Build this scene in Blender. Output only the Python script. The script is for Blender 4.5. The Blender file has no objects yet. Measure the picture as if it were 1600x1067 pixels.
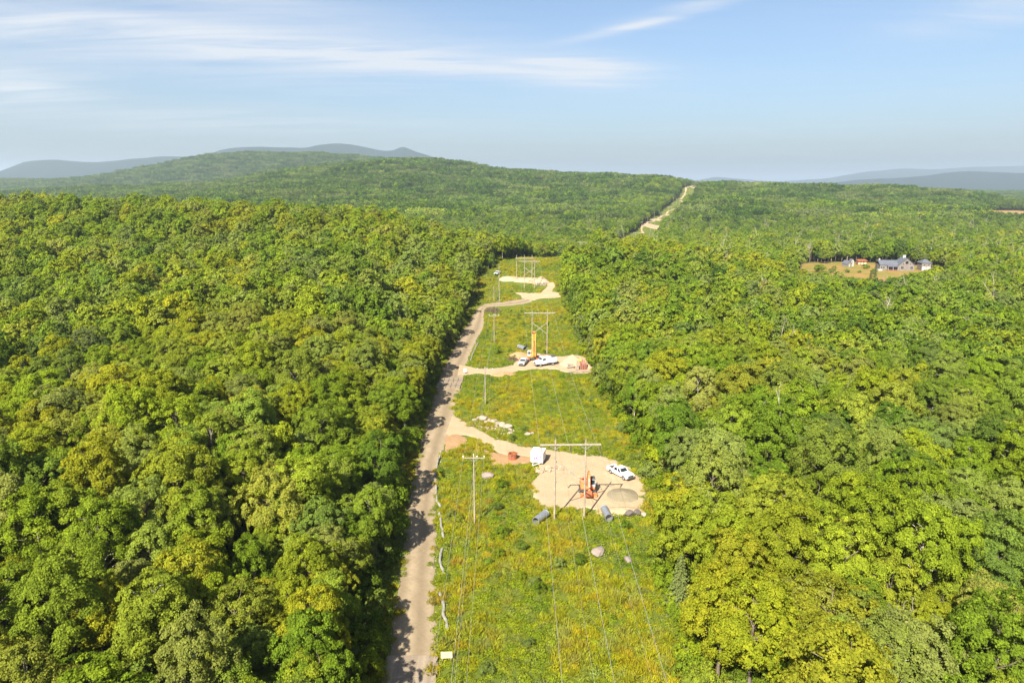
import bpy, bmesh, math, random
import numpy as np
from mathutils import Vector, Matrix, Euler

# ------------------------------------------------------------------ camera, sky, sun, exposure
scene = bpy.context.scene
COL = scene.collection
CAM_Z = 55.0
PITCH = 12.7
cam_d = bpy.data.cameras.new("camera")
cam_d.sensor_width = 36.0
cam_d.lens = 36.0 * 1090.0 / 1600.0
cam_d.clip_start = 0.5
cam_d.clip_end = 120000.0
cam = bpy.data.objects.new("camera", cam_d)
COL.objects.link(cam)
cam.location = (0.0, 0.0, CAM_Z)
cam.rotation_euler = (math.radians(90.0 - PITCH), 0.0, 0.0)
scene.camera = cam

SUN_EL, SUN_AZ = 41.0, 204.0          # azimuth clockwise from +Y
SUN_STRENGTH, SKY_STRENGTH = 4.9, 0.050
EXPOSURE = 1.78

world = bpy.data.worlds.new("World")
scene.world = world
world.use_nodes = True
wn, wl = world.node_tree.nodes, world.node_tree.links
wn.clear()
w_out = wn.new("ShaderNodeOutputWorld")
w_bg = wn.new("ShaderNodeBackground")
w_bg.inputs["Strength"].default_value = SKY_STRENGTH
w_sky = wn.new("ShaderNodeTexSky")
w_sky.sky_type = 'NISHITA'
w_sky.sun_disc = False
w_sky.sun_elevation = math.radians(SUN_EL)
w_sky.sun_rotation = math.radians(SUN_AZ)
w_sky.altitude = 300.0
w_sky.air_density = 1.0
w_sky.dust_density = 3.0
w_sky.ozone_density = 3.6
# thin cirrus: a high layer, found by projecting the view direction on a plane overhead
w_tc = wn.new("ShaderNodeTexCoord")
w_sep = wn.new("ShaderNodeSeparateXYZ")
wl.new(w_tc.outputs["Generated"], w_sep.inputs[0])


def wmath(op, a, b=None, c=None, clamp=False):
    n = wn.new("ShaderNodeMath")
    n.operation = op
    n.use_clamp = clamp
    for i, v in enumerate((a, b, c)):
        if v is None:
            continue
        if isinstance(v, (int, float)):
            n.inputs[i].default_value = v
        else:
            wl.new(v, n.inputs[i])
    return n.outputs[0]


def wnoise(sx, sy, sz, scale, detail, rough, dist, rot=0.0):
    m = wn.new("ShaderNodeMapping")
    m.inputs["Scale"].default_value = (sx, sy, sz)
    m.inputs["Rotation"].default_value = (0, 0, rot)
    wl.new(w_proj.outputs[0], m.inputs[0])
    n = wn.new("ShaderNodeTexNoise")
    n.inputs["Scale"].default_value = scale
    n.inputs["Detail"].default_value = detail
    n.inputs["Roughness"].default_value = rough
    n.inputs["Distortion"].default_value = dist
    wl.new(m.outputs[0], n.inputs["Vector"])
    return n.outputs["Fac"]


w_az = wmath('ARCTAN2', w_sep.outputs[0], w_sep.outputs[1])
w_el = wmath('ARCSINE', w_sep.outputs[2])
w_proj = wn.new("ShaderNodeCombineXYZ")
_zz = wmath('MAXIMUM', wmath('ADD', w_sep.outputs[2], 0.06), 0.02)
wl.new(wmath('DIVIDE', w_sep.outputs[0], _zz), w_proj.inputs[0])
wl.new(wmath('DIVIDE', w_sep.outputs[1], _zz), w_proj.inputs[1])
n_wisp = wnoise(0.30, 1.5, 1.0, 2.2, 9.0, 0.62, 0.7, 0.10)
n_big = wnoise(0.35, 0.6, 1.0, 0.9, 3.0, 0.5, 0.2, 0.35)
cover = wmath('MULTIPLY', wmath('MULTIPLY_ADD', n_wisp, 2.6, -1.05, clamp=True),
              wmath('MULTIPLY_ADD', n_big, 3.2, -1.45, clamp=True))


def wisp(az, el, w, h, tilt, amp):
    """one cirrus band of the sky: centre and half size in degrees"""
    a0, e0 = math.radians(az), math.radians(el)
    da = wmath('SUBTRACT', w_az, a0)
    de = wmath('SUBTRACT', wmath('SUBTRACT', w_el, e0), wmath('MULTIPLY', da, tilt))
    da = wmath('DIVIDE', da, math.radians(w))
    de = wmath('DIVIDE', de, math.radians(h))
    r2 = wmath('ADD', wmath('MULTIPLY', da, da), wmath('MULTIPLY', de, de))
    g = wmath('POWER', 2.718, wmath('MULTIPLY', r2, -1.0))
    tex = wmath('MULTIPLY_ADD', n_wisp, 2.4, -0.55, clamp=True)
    return wmath('MULTIPLY', wmath('MULTIPLY', g, tex), amp)


bands = [wisp(-24, 9.8, 18, 2.1, 0.0, 0.8), wisp(5.5, 8.4, 5.0, 1.0, -0.06, 1.0),
         wisp(-9, 9.2, 14, 0.9, -0.04, 0.7), wisp(10, 11.6, 4.5, 0.3, 0.17, 0.9),
         wisp(17, 13.2, 6, 0.35, 0.15, 0.7), wisp(-34, 6.3, 4.5, 1.1, 0.0, 0.75),
         wisp(35, 11, 7, 1.2, 0.12, 0.5), wisp(-20, 12.6, 10, 0.7, 0.0, 0.45),
         wisp(-25, 4.5, 16, 1.0, 0.0, 0.35)]
tot = wmath('MULTIPLY', cover, 0.28)
for b in bands:
    tot = wmath('ADD', tot, b)
fac = wmath('MULTIPLY', wmath('MINIMUM', wmath('MULTIPLY', tot, 1.5), 1.0), 0.8)
w_mix = wn.new("ShaderNodeMix")
w_mix.data_type = 'RGBA'
wl.new(fac, w_mix.inputs[0])
wl.new(w_sky.outputs[0], w_mix.inputs[6])
w_mix.inputs[7].default_value = (5.2, 5.3, 5.5, 1.0)
wl.new(w_mix.outputs[2], w_bg.inputs["Color"])
wl.new(w_bg.outputs[0], w_out.inputs["Surface"])

sun_d = bpy.data.lights.new("sun", 'SUN')
sun_d.energy = SUN_STRENGTH
sun_d.angle = math.radians(0.55)
sun_d.color = (1.0, 0.93, 0.80)
sun = bpy.data.objects.new("sun", sun_d)
COL.objects.link(sun)
_az, _el = math.radians(SUN_AZ), math.radians(SUN_EL)
sun_dir = Vector((math.sin(_az) * math.cos(_el), math.cos(_az) * math.cos(_el), math.sin(_el)))
sun.rotation_euler = sun_dir.to_track_quat('Z', 'Y').to_euler()
sun.location = (0, -50, 200)

vs = scene.view_settings
vs.view_transform = 'Standard'
vs.look = 'None'
vs.gamma = 1.0
vs.use_curve_mapping = False
vs.exposure = EXPOSURE
scene.render.engine = 'CYCLES'
scene.cycles.max_bounces = 8
scene.cycles.diffuse_bounces = 5
scene.cycles.transmission_bounces = 4
scene.cycles.transparent_max_bounces = 4
scene.cycles.volume_bounces = 0
scene.cycles.use_denoising = True
try:
    scene.cycles.denoiser = 'OPENIMAGEDENOISE'
    scene.cycles.denoising_prefilter = 'ACCURATE'
except Exception:
    pass

# ------------------------------------------------------------------ terrain (pure numpy)
#TERRAIN-BEGIN
def _hash(ix, iy, seed):
    h = (ix.astype(np.int64) * 374761393 + iy.astype(np.int64) * 668265263 + seed * 974634777) & 0xFFFFFFFF
    h = ((h ^ (h >> 13)) * 1274126177) & 0xFFFFFFFF
    return ((h ^ (h >> 16)) & 0xFFFF) / 65535.0


def vnoise(x, y, seed=0):
    x = np.asarray(x, float)
    y = np.asarray(y, float)
    ix, iy = np.floor(x), np.floor(y)
    fx, fy = x - ix, y - iy
    fx = fx * fx * (3 - 2 * fx)
    fy = fy * fy * (3 - 2 * fy)
    a, b = _hash(ix, iy, seed), _hash(ix + 1, iy, seed)
    c, d = _hash(ix, iy + 1, seed), _hash(ix + 1, iy + 1, seed)
    return (a * (1 - fx) + b * fx) * (1 - fy) + (c * (1 - fx) + d * fx) * fy


def fbm(x, y, seed=0, octaves=4):
    s, a, t = 0.0, 1.0, 0.0
    for o in range(octaves):
        s = s + a * vnoise(np.asarray(x) * 2 ** o + 17.3 * o, np.asarray(y) * 2 ** o - 9.1 * o, seed + o)
        t += a
        a *= 0.5
    return s / t


def sstep(v, a, b):
    t = np.clip((v - a) / (b - a), 0, 1)
    return t * t * (3 - 2 * t)


F_PX, CP, SP = 1090.0, math.cos(math.radians(12.7)), math.sin(math.radians(12.7))


def sky_z(px, py, D):
    """ground x and height of a ridge whose crest stands D metres ahead and shows at (px, py)"""
    v = (py - 533.5) / F_PX
    fwd = CP - v * SP
    k = D / fwd
    return (px - 800.0) / F_PX * k, 55.0 + k * (-SP - v * CP)


_front = [(-400, 306), (0, 303), (150, 300), (300, 289), (430, 271), (540, 256), (620, 248), (680, 250), (760, 260), (860, 271),
          (940, 271), (1000, 275), (1060, 282), (1090, 284), (1120, 284), (1200, 287), (1300, 292), (1400, 298), (1500, 305), (1600, 311), (2000, 316)]
_back = [(-600, 290), (-200, 284), (0, 280), (100, 281), (180, 274), (250, 257), (330, 242), (400, 238), (500, 239), (570, 243), (650, 254), (750, 276), (850, 300)]
D_FRONT, D_BACK = 2300.0, 3500.0
FX, FZ = np.array([sky_z(a, b, D_FRONT) for a, b in _front]).T
BX, BZ = np.array([sky_z(a, b, D_BACK) for a, b in _back]).T
FZ = FZ - 15.0
BZ = BZ - 15.0


def terrain(x, y):
    x = np.asarray(x, float)
    y = np.asarray(y, float)
    far = sstep(y, 250, 900)
    row = np.exp(-((x - 3) / 32.0) ** 4) * (1 - sstep(y, 330, 420))        # cleared strip is graded
    z = (fbm(x / 60, y / 60, 3, 3) - 0.5) * (1.2 + 9 * far) * (1 - 0.75 * row)
    z = z + 12.0 * np.exp(-((y - 402) / 72.0) ** 2) * (1 - sstep(x, 40, 190))
    lf = 13.0 * sstep(-x, 20, 75) + 13.0 * np.clip((-x - 40) / 300.0, 0, 1.25)
    z = z + lf * (1 - sstep(y, 470, 800)) * (0.30 + 0.70 * sstep(y, 90, 430))
    z = z - 9.0 * sstep(y, 430, 650) * (1 - sstep(y, 850, 1150))
    hf = np.interp(x, FX, FZ)
    z = z + hf * (sstep(y, 800, 2350) * 0.62 + 0.38 * sstep(y, 1300, 2300)) * (1 - 0.75 * sstep(y, 2330, 2950))
    hb = np.interp(x, BX, BZ) - 0.25 * hf
    z = z + np.maximum(hb, -30) * sstep(y, 2650, 3500) * (1 - sstep(y, 3600, 5000))
    z = z * (1 - 0.8 * sstep(y, 5000, 8000))
    z = z + ((fbm(x / 420, y / 420, 11, 3) - 0.5) * 44 + (fbm(x / 130, y / 130, 19, 2) - 0.5) * 13) * sstep(y, 900, 1500) * (1 - sstep(y, 2050, 2300) * 0.7)
    w = np.exp(-(((x - 240) / 75.0) ** 2 + ((y - 458) / 80.0) ** 2) ** 2)   # the lawn lies level
    return z * (1 - w) - 0.5 * w


# centre line of the cleared strip: straight ahead, then it bends to the right past the angle structure
ROW_LINE = [(4.0, -400.0), (4.0, 345.0), (190.0, 960.0), (620.0, 2300.0), (900.0, 3150.0)]


def row_dist(x, y):
    """signed lateral distance from the centre line (negative = left)"""
    best = np.full(np.shape(x), 1e9)
    sign = np.ones(np.shape(x))
    for (x0, y0), (x1, y1) in zip(ROW_LINE[:-1], ROW_LINE[1:]):
        dx, dy = x1 - x0, y1 - y0
        L = math.hypot(dx, dy)
        t = np.clip(((x - x0) * dx + (y - y0) * dy) / L ** 2, 0, 1)
        qx, qy = x0 + t * dx, y0 + t * dy
        d = np.hypot(x - qx, y - qy)
        s = np.where((x - x0) * dy - (y - y0) * dx >= 0, 1.0, -1.0)
        upd = d < best
        best = np.where(upd, d, best)
        sign = np.where(upd, s, sign)
    return best * sign


#TERRAIN-END
# ------------------------------------------------------------------ helpers
rng = np.random.default_rng(7)
random.seed(7)
MATS = {}


class NT:
    def __init__(self, name):
        self.m = bpy.data.materials.new(name)
        self.m.use_nodes = True
        self.t = self.m.node_tree
        self.t.nodes.clear()
        self.out = self.t.nodes.new("ShaderNodeOutputMaterial")
        MATS[name] = self.m

    def n(self, typ, props=None, **ins):
        nd = self.t.nodes.new("ShaderNode" + typ)
        for k, v in (props or {}).items():
            setattr(nd, k, v)
        for k, v in ins.items():
            key = int(k[1:]) if k[0] == 'i' and k[1:].isdigit() else k.replace('_', ' ')
            self.set(nd.inputs[key], v)
        return nd

    def set(self, sock, v):
        if hasattr(v, 'is_output') or isinstance(v, bpy.types.NodeSocket):
            self.t.links.new(v, sock)
        else:
            if isinstance(v, tuple) and len(v) == 3 and sock.type == 'RGBA':
                v = (*v, 1.0)
            sock.default_value = v

    def math(self, op, a, b=0.0, clamp=False):
        return self.n("Math", {'operation': op, 'use_clamp': clamp}, i0=a, i1=b).outputs[0]

    def mix(self, f, a, b, blend='MIX'):
        nd = self.t.nodes.new("ShaderNodeMix")
        nd.data_type = 'RGBA'
        nd.blend_type = blend
        nd.clamp_factor = True
        self.set(nd.inputs[0], f)
        self.set(nd.inputs[6], a)
        self.set(nd.inputs[7], b)
        return nd.outputs[2]

    def noise(self, scale, detail=4.0, rough=0.55, vec=None, dist=0.0):
        nd = self.n("TexNoise", Scale=scale, Detail=detail, Roughness=rough, Distortion=dist)
        if vec is not None:
            self.t.links.new(vec, nd.inputs["Vector"])
        return nd.outputs["Fac"]

    def ramp(self, f, stops, interp='LINEAR'):
        nd = self.t.nodes.new("ShaderNodeValToRGB")
        nd.color_ramp.interpolation = interp
        el = nd.color_ramp.elements
        while len(el) < len(stops):
            el.new(0.5)
        for e, (p, c) in zip(el, stops):
            e.position = p
            e.color = (*c, 1.0) if len(c) == 3 else c
        self.set(nd.inputs[0], f)
        return nd.outputs[0]

    def attr(self, name, typ='GEOMETRY'):
        return self.n("Attribute", {'attribute_name': name, 'attribute_type': typ}).outputs["Fac"]

    def pos(self):
        return self.n("NewGeometry").outputs["Position"]

    def obj(self):
        return self.n("TexCoord").outputs["Object"]

    def bsdf(self, color, rough=0.6, metal=0.0, spec=0.4, normal=None, **kw):
        b = self.n("BsdfPrincipled")
        self.set(b.inputs["Base Color"], color)
        self.set(b.inputs["Roughness"], rough)
        self.set(b.inputs["Metallic"], metal)
        self.set(b.inputs["Specular IOR Level"], spec)
        if normal is not None:
            self.set(b.inputs["Normal"], normal)
        for k, v in kw.items():
            self.set(b.inputs[k.replace('_', ' ')], v)
        self.t.links.new(b.outputs[0], self.out.inputs["Surface"])
        return b

    def bump(self, h, strength=0.3, dist=0.05):
        return self.n("Bump", Strength=strength, Distance=dist, Height=h).outputs[0]


def simple(name, col, rough=0.6, metal=0.0, vary=0.18, scale=3.0, spec=0.4, bump=0.0, dirt=None, dirt_amt=0.4):
    """painted / plain surface with uneven tone and worn dirt patches"""
    t = NT(name)
    o = t.obj()
    f = t.noise(scale, 5.0, 0.6, o)
    dark = tuple(c * (1 - vary) for c in col)
    lite = tuple(min(1.0, c * (1 + vary)) for c in col)
    c = t.ramp(f, [(0.3, dark), (0.7, lite)])
    if dirt:
        g = t.noise(scale * 2.3, 6.0, 0.7, o)
        c = t.mix(t.math('MULTIPLY', t.ramp(g, [(0.5, (0, 0, 0)), (0.72, (1, 1, 1))]), dirt_amt), c, dirt)
    nrm = t.bump(t.noise(scale * 8, 3.0, 0.6, o), bump, 0.03) if bump else None
    t.bsdf(c, rough, metal, spec, nrm)
    return t.m


def fast_mesh(name, V, F, mat=None, smooth=False, attrs=None):
    """mesh from numpy arrays; F is (n,3) or (n,4)"""
    V = np.ascontiguousarray(V, np.float32)
    F = np.ascontiguousarray(F, np.int32)
    k = F.shape[1]
    me = bpy.data.meshes.new(name)
    me.vertices.add(len(V))
    me.vertices.foreach_set("co", V.ravel())
    me.loops.add(F.size)
    me.loops.foreach_set("vertex_index", F.ravel())
    me.polygons.add(len(F))
    me.polygons.foreach_set("loop_start", np.arange(0, F.size, k, dtype=np.int32))
    if smooth:
        me.polygons.foreach_set("use_smooth", np.ones(len(F), bool))
    for nm, (dom, arr) in (attrs or {}).items():
        a = me.attributes.new(nm, 'FLOAT', dom)
        a.data.foreach_set("value", np.ascontiguousarray(arr, np.float32))
    if mat is not None:
        me.materials.append(MATS[mat] if isinstance(mat, str) else mat)
    me.update(calc_edges=True)
    return me


def put(name, me, parent=None, loc=(0, 0, 0), rot=(0, 0, 0), coll=None):
    o = bpy.data.objects.new(name, me)
    (coll or COL).objects.link(o)
    o.location = loc
    o.rotation_euler = rot
    if parent is not None:
        o.parent = parent
    return o


def tag(o, label=None, cat=None, group=None, kind=None):
    if label:
        o["label"] = label
    if cat:
        o["category"] = cat
    if group:
        o["group"] = group
    if kind:
        o["kind"] = kind
    return o


def thing(name, label, cat, loc=(0, 0, 0), rz=0.0, group=None, ground=True):
    x, y = loc[0], loc[1]
    z = loc[2] if len(loc) > 2 else 0.0
    if ground:
        z += float(terrain(x, y))
    o = put(name, None, None, (x, y, z), (0, 0, rz))
    o.empty_display_size = 0.2
    return tag(o, label, cat, group)


def copy_tree(o, parent=None):
    c = o.copy()
    COL.objects.link(c)
    if parent is not None:
        c.parent = parent
    for ch in list(o.children):
        copy_tree(ch, c)
    return c


class MB:
    """collects simple solids and links them as one mesh object"""
    def __init__(self):
        self.bm = bmesh.new()

    def box(self, c, s, rot=None, bevel=0.0, taper=None):
        m = Matrix.Translation(Vector(c))
        if rot is not None:
            m = m @ Euler(rot).to_matrix().to_4x4()
        r = bmesh.ops.create_cube(self.bm, size=1.0)
        vs_ = r['verts']
        for v in vs_:
            v.co = Vector((v.co.x * s[0], v.co.y * s[1], v.co.z * s[2]))
            if taper and v.co.z > 0:
                v.co.x *= taper[0]
                v.co.y *= taper[1]
                if len(taper) > 2:
                    v.co.x += taper[2]
        if bevel:
            es = list({e for v in vs_ for e in v.link_edges})
            rb = bmesh.ops.bevel(self.bm, geom=es, offset=bevel, segments=2, affect='EDGES', profile=0.6)
            vs_ = list({v for f in rb['faces'] for v in f.verts} | {v for v in vs_ if v.is_valid})
        bmesh.ops.transform(self.bm, matrix=m, verts=vs_)
        return self

    def tube(self, p, q, r0, r1=None, n=10, cap=True):
        p, q = Vector(p), Vector(q)
        r1 = r0 if r1 is None else r1
        d = q - p
        m = Matrix.Translation((p + q) / 2) @ d.to_track_quat('Z', 'Y').to_matrix().to_4x4()
        bmesh.ops.create_cone(self.bm, cap_ends=cap, segments=n, radius1=r0, radius2=r1, depth=d.length, matrix=m)
        return self

    def pipe(self, pts, r, n=6):
        """one continuous tube along points; r a number or list"""
        pts = [Vector(p) for p in pts]
        rr = r if isinstance(r, (list, tuple)) else [r] * len(pts)
        prev = None
        for i, p in enumerate(pts):
            a = pts[max(i - 1, 0)]
            b = pts[min(i + 1, len(pts) - 1)]
            q = (b - a).to_track_quat('Z', 'Y')
            ring = [self.bm.verts.new(p + q @ Vector((math.cos(2 * math.pi * k / n) * rr[i], math.sin(2 * math.pi * k / n) * rr[i], 0))) for k in range(n)]
            if prev:
                best = min(range(n), key=lambda s: sum((prev[k].co - ring[(k + s) % n].co).length for k in range(n)))
                ring = [ring[(k + best) % n] for k in range(n)]
                for k in range(n):
                    self.bm.faces.new((prev[k], prev[(k + 1) % n], ring[(k + 1) % n], ring[k]))
            else:
                first = ring
            prev = ring
        self.bm.faces.new(first[::-1])
        self.bm.faces.new(prev)
        return self

    def prism(self, poly, h, plane='xz', at=0.0, bevel=0.0):
        """extrude a 2-D outline; plane xz extrudes along y (centred on at), xy along z, yz along x"""
        def v3(a, b, c):
            return {'xz': (a, c, b), 'xy': (a, b, c), 'yz': (c, a, b)}[plane]
        A = [self.bm.verts.new(v3(a, b, at - h / 2)) for a, b in poly]
        B = [self.bm.verts.new(v3(a, b, at + h / 2)) for a, b in poly]
        n = len(poly)
        fs = [self.bm.faces.new(A), self.bm.faces.new(B[::-1])]
        for i in range(n):
            fs.append(self.bm.faces.new((A[i], B[i], B[(i + 1) % n], A[(i + 1) % n])))
        bmesh.ops.recalc_face_normals(self.bm, faces=fs)
        if bevel:
            es = list({e for f in fs for e in f.edges})
            bmesh.ops.bevel(self.bm, geom=es, offset=bevel, segments=2, affect='EDGES', profile=0.6)
        return self

    def lathe(self, prof, n=20, c=(0, 0, 0), axis='z'):
        """prof: list of (r, h)"""
        rings = []
        for r, h in prof:
            ring = []
            for k in range(n):
                a = 2 * math.pi * k / n
                u, w = r * math.cos(a), r * math.sin(a)
                co = {'z': (u, w, h), 'y': (u, h, w), 'x': (h, u, w)}[axis]
                ring.append(self.bm.verts.new(Vector(co) + Vector(c)))
            rings.append(ring)
        fs = []
        for a, b in zip(rings[:-1], rings[1:]):
            for k in range(n):
                fs.append(self.bm.faces.new((a[k], a[(k + 1) % n], b[(k + 1) % n], b[k])))
        if prof[0][0] > 1e-4 and prof[0] != prof[-1]:
            fs.append(self.bm.faces.new(rings[0]))
            fs.append(self.bm.faces.new(rings[-1]))
        bmesh.ops.recalc_face_normals(self.bm, faces=fs)
        return self

    def build(self, name, mat, parent=None, loc=(0, 0, 0), rot=(0, 0, 0), smooth=False, mesh_only=False):
        me = bpy.data.meshes.new(name)
        self.bm.to_mesh(me)
        self.bm.free()
        me.materials.append(MATS[mat] if isinstance(mat, str) else mat)
        if smooth:
            me.shade_smooth()
            try:
                me.set_sharp_from_angle(angle=math.radians(40))
            except Exception:
                pass
        if mesh_only:
            return me
        return put(name, me, parent, loc, rot)


def in_poly(x, y, poly):
    x, y = np.asarray(x), np.asarray(y)
    ins = np.zeros(x.shape, bool)
    n = len(poly)
    for i in range(n):
        x0, y0 = poly[i]
        x1, y1 = poly[(i + 1) % n]
        c = (y0 > y) != (y1 > y)
        with np.errstate(divide='ignore', invalid='ignore'):
            xi = (x1 - x0) * (y - y0) / (y1 - y0 + 1e-12) + x0
        ins ^= c & (x < xi)
    return ins


def resample(pts, step):
    pts = np.array(pts, float)
    # Catmull-Rom through the points, then even spacing
    out = []
    P_ = np.vstack([2 * pts[0] - pts[1], pts, 2 * pts[-1] - pts[-2]])
    for i in range(1, len(P_) - 2):
        p0, p1, p2, p3 = P_[i - 1], P_[i], P_[i + 1], P_[i + 2]
        for t in np.linspace(0, 1, 12, endpoint=False):
            out.append(0.5 * (2 * p1 + (p2 - p0) * t + (2 * p0 - 5 * p1 + 4 * p2 - p3) * t ** 2 + (3 * p1 - p0 - 3 * p2 + p3) * t ** 3))
    out.append(pts[-1])
    out = np.array(out)
    s = np.concatenate([[0], np.cumsum(np.hypot(*np.diff(out, axis=0).T))])
    n = max(4, int(s[-1] / step)) if step > 0 else int(-step)
    u = np.linspace(0, s[-1], n)
    return np.stack([np.interp(u, s, out[:, 0]), np.interp(u, s, out[:, 1])], 1)


# ------------------------------------------------------------------ ground, roads, pads
ROAD_L = [(-14.0, 40.0), (-14.6, 68.4), (-15.6, 77.9), (-16.8, 92.2), (-18.4, 110.7), (-19.6, 130.2), (-20.2, 144.4), (-20.9, 166.7),
          (-21.4, 189.7), (-21.2, 207.2), (-20.4, 227.7), (-19.6, 252.4), (-17.6, 281.0), (-16.2, 294.0), (-15.4, 302.4), (-13.8, 307.6),
          (-12.2, 310.5), (-9.3, 312.5), (-5.4, 314.5), (0.5, 318.0), (6.4, 322.0)]
ROAD_R = [(-7.9, 40.0), (-8.7, 68.5), (-9.4, 78.0), (-10.9, 92.2), (-12.8, 110.7), (-14.1, 125.5), (-14.3, 138.7), (-13.6, 157.1), (-14.1, 174.8),
          (-13.9, 192.3), (-14.1, 207.1), (-13.5, 223.4), (-12.3, 247.1), (-10.8, 269.4), (-11.6, 290.0), (-11.8, 299.4), (-11.2, 304.0),
          (-10.0, 305.0), (-5.4, 306.0), (0.5, 307.5), (6.6, 311.4), (9.6, 315.0)]
SPUR1_T = [(-14.5, 163.6), (-9.2, 154.7), (-6.5, 150.9), (-4.3, 147.4), (-1.5, 145.2), (1.5, 143.1), (6.1, 140.6), (10.9, 138.7)]
SPUR1_B = [(-15.0, 147.5), (-9.8, 147.2), (-6.4, 143.0), (-4.0, 139.1), (-2.0, 136.4), (0.3, 135.7), (3.6, 134.6), (7.9, 131.0)]
PAD1 = [(5.2, 141.3), (10.9, 138.7), (15.1, 137.2), (19.5, 136.0), (21.6, 133.1), (23.3, 130.3), (24.8, 125.0), (24.4, 118.9), (23.5, 113.3),
        (22.6, 110.3), (20.1, 109.3), (16.8, 109.3), (14.8, 109.8), (14.4, 111.4), (10.1, 111.5), (5.8, 110.9), (4.3, 112.7), (3.7, 116.7),
        (3.3, 121.4), (4.4, 125.7), (5.6, 128.0), (5.2, 131.0), (4.0, 133.4), (3.4, 136.3)]
SOIL1 = [(-6.2, 139.6), (-2.3, 137.0), (3.4, 135.5), (5.2, 131.7), (2.5, 131.8), (-0.6, 130.4), (-3.6, 129.8), (-4.8, 133.9)]
SOIL1B = [(-14.9, 148.6), (-12.4, 149.0), (-9.6, 146.0), (-10.7, 142.0), (-11.9, 139.0), (-14.0, 138.2)]
SPUR2_T = [(-16.5, 212.8), (-10.3, 207.0), (-4.2, 207.8), (-0.6, 210.5), (2.6, 213.7)]
SPUR2_B = [(-16.0, 197.2), (-10.0, 200.4), (-4.0, 198.1), (-0.6, 200.8), (2.9, 204.7)]
PAD2 = [(1.2, 221.0), (5.1, 225.0), (9.0, 226.0), (15.0, 222.1), (17.3, 222.1), (20.4, 224.1), (23.8, 221.2), (24.5, 210.1), (24.1, 202.4),
        (20.0, 200.4), (15.0, 202.9), (13.9, 205.0), (7.3, 206.0), (2.9, 204.4), (0.3, 206.6), (0.6, 213.7)]
PAD3A = [(0.6, 331.5), (5.6, 330.2), (13.2, 330.3), (15.1, 332.0), (21.4, 331.6), (23.1, 326.3), (22.2, 321.9), (14.7, 320.8), (9.6, 316.8),
         (5.8, 317.4), (3.9, 325.2)]
LINK_T = [(13.5, 329.7), (15.3, 335.5), (17.6, 343.6), (18.2, 348.2)]
LINK_B = [(19.5, 329.8), (20.1, 335.6), (21.5, 340.7), (21.4, 347.6)]
PAD3B = [(-6.2, 357.2), (-3.8, 360.1), (-0.8, 359.7), (4.0, 358.2), (12.8, 356.8), (17.7, 352.2), (21.4, 347.6), (18.3, 343.7), (13.7, 343.1),
         (10.5, 346.0), (3.9, 348.3), (0.9, 350.1), (-5.1, 350.2)]
LAWN = [(180, 412), (184, 440), (194, 478), (216, 512), (254, 518), (284, 496), (288, 462), (278, 444), (252, 430), (234, 410), (212, 400), (192, 400)]
FIELD = [(664, 1010), (740, 1125), (935, 1430), (1080, 1430), (960, 1270), (785, 1020)]
BARE = [("r", ROAD_L, ROAD_R), ("r", SPUR1_T, SPUR1_B), ("p", PAD1, None), ("p", SOIL1, None), ("p", SOIL1B, None), ("r", SPUR2_T, SPUR2_B),
        ("p", PAD2, None), ("p", PAD3A, None), ("r", LINK_T, LINK_B), ("p", PAD3B, None)]
BARE_POLYS = [a + b[::-1] if k == "r" else a for k, a, b in BARE]


def on_bare(x, y):
    m = np.zeros(np.shape(x), bool)
    for p in BARE_POLYS:
        m |= in_poly(x, y, p)
    return m


def road_left(y):
    a = np.array(ROAD_L[:13])
    return np.interp(y, a[:, 1], a[:, 0])


# ground sheet: fine near the strip, coarser outwards, to the horizon
def _axis(lo, hi, start, step, grow, fine_lo, fine_hi):
    mid = list(np.arange(fine_lo, fine_hi + 1e-6, step))
    up, s = [mid[-1]], step
    while up[-1] < hi:
        s *= grow
        up.append(up[-1] + s)
    dn, s = [mid[0]], step
    while dn[-1] > lo:
        s *= grow
        dn.append(dn[-1] - s)
    return np.array(dn[:0:-1] + mid + up[1:])


gx = _axis(-38000, 38000, 0, 2.0, 1.04, -48, 52)
gy = _axis(-1500, 52000, 0, 2.0, 1.028, 56, 400)
GX, GY = np.meshgrid(gx, gy)
GZ = terrain(GX, GY)
_n, _m = len(gx), len(gy)
_i = np.arange(_n * _m).reshape(_m, _n)
_F = np.stack([_i[:-1, :-1], _i[:-1, 1:], _i[1:, 1:], _i[1:, :-1]], -1).reshape(-1, 4)
_rd = row_dist(GX, GY)
z_row = 1 - sstep(np.abs(_rd) + 6 * sstep(GY, 700, 1000), 19, 27)
z_row = np.maximum(z_row, 0)
z_lawn = in_poly(GX, GY, LAWN).astype(float)
z_field = in_poly(GX, GY, FIELD).astype(float)
z_far = sstep(GY, 2600, 4600)

t = NT("ground_soil")
p = t.pos()
n1 = t.noise(0.08, 5, 0.6, p)
n2 = t.noise(0.9, 6, 0.65, p)
n3 = t.noise(0.012, 5, 0.6, p)
forest_floor = t.mix(n2, (0.05, 0.05, 0.018), (0.09, 0.075, 0.03))
meadow = t.mix(t.ramp(n1, [(0.35, (0, 0, 0)), (0.65, (1, 1, 1))]), (0.075, 0.105, 0.012), (0.115, 0.13, 0.015))
meadow = t.mix(t.math('MULTIPLY', n2, 0.5), meadow, (0.05, 0.06, 0.012))
lawn = t.mix(t.ramp(n1, [(0.4, (0, 0, 0)), (0.6, (1, 1, 1))]), (0.13, 0.13, 0.025), (0.23, 0.135, 0.045))
hay = t.mix(n1, (0.21, 0.14, 0.055), (0.27, 0.165, 0.07))
wood = t.mix(t.noise(0.02, 8, 0.75, p), (0.018, 0.032, 0.008), (0.06, 0.075, 0.018))
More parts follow.
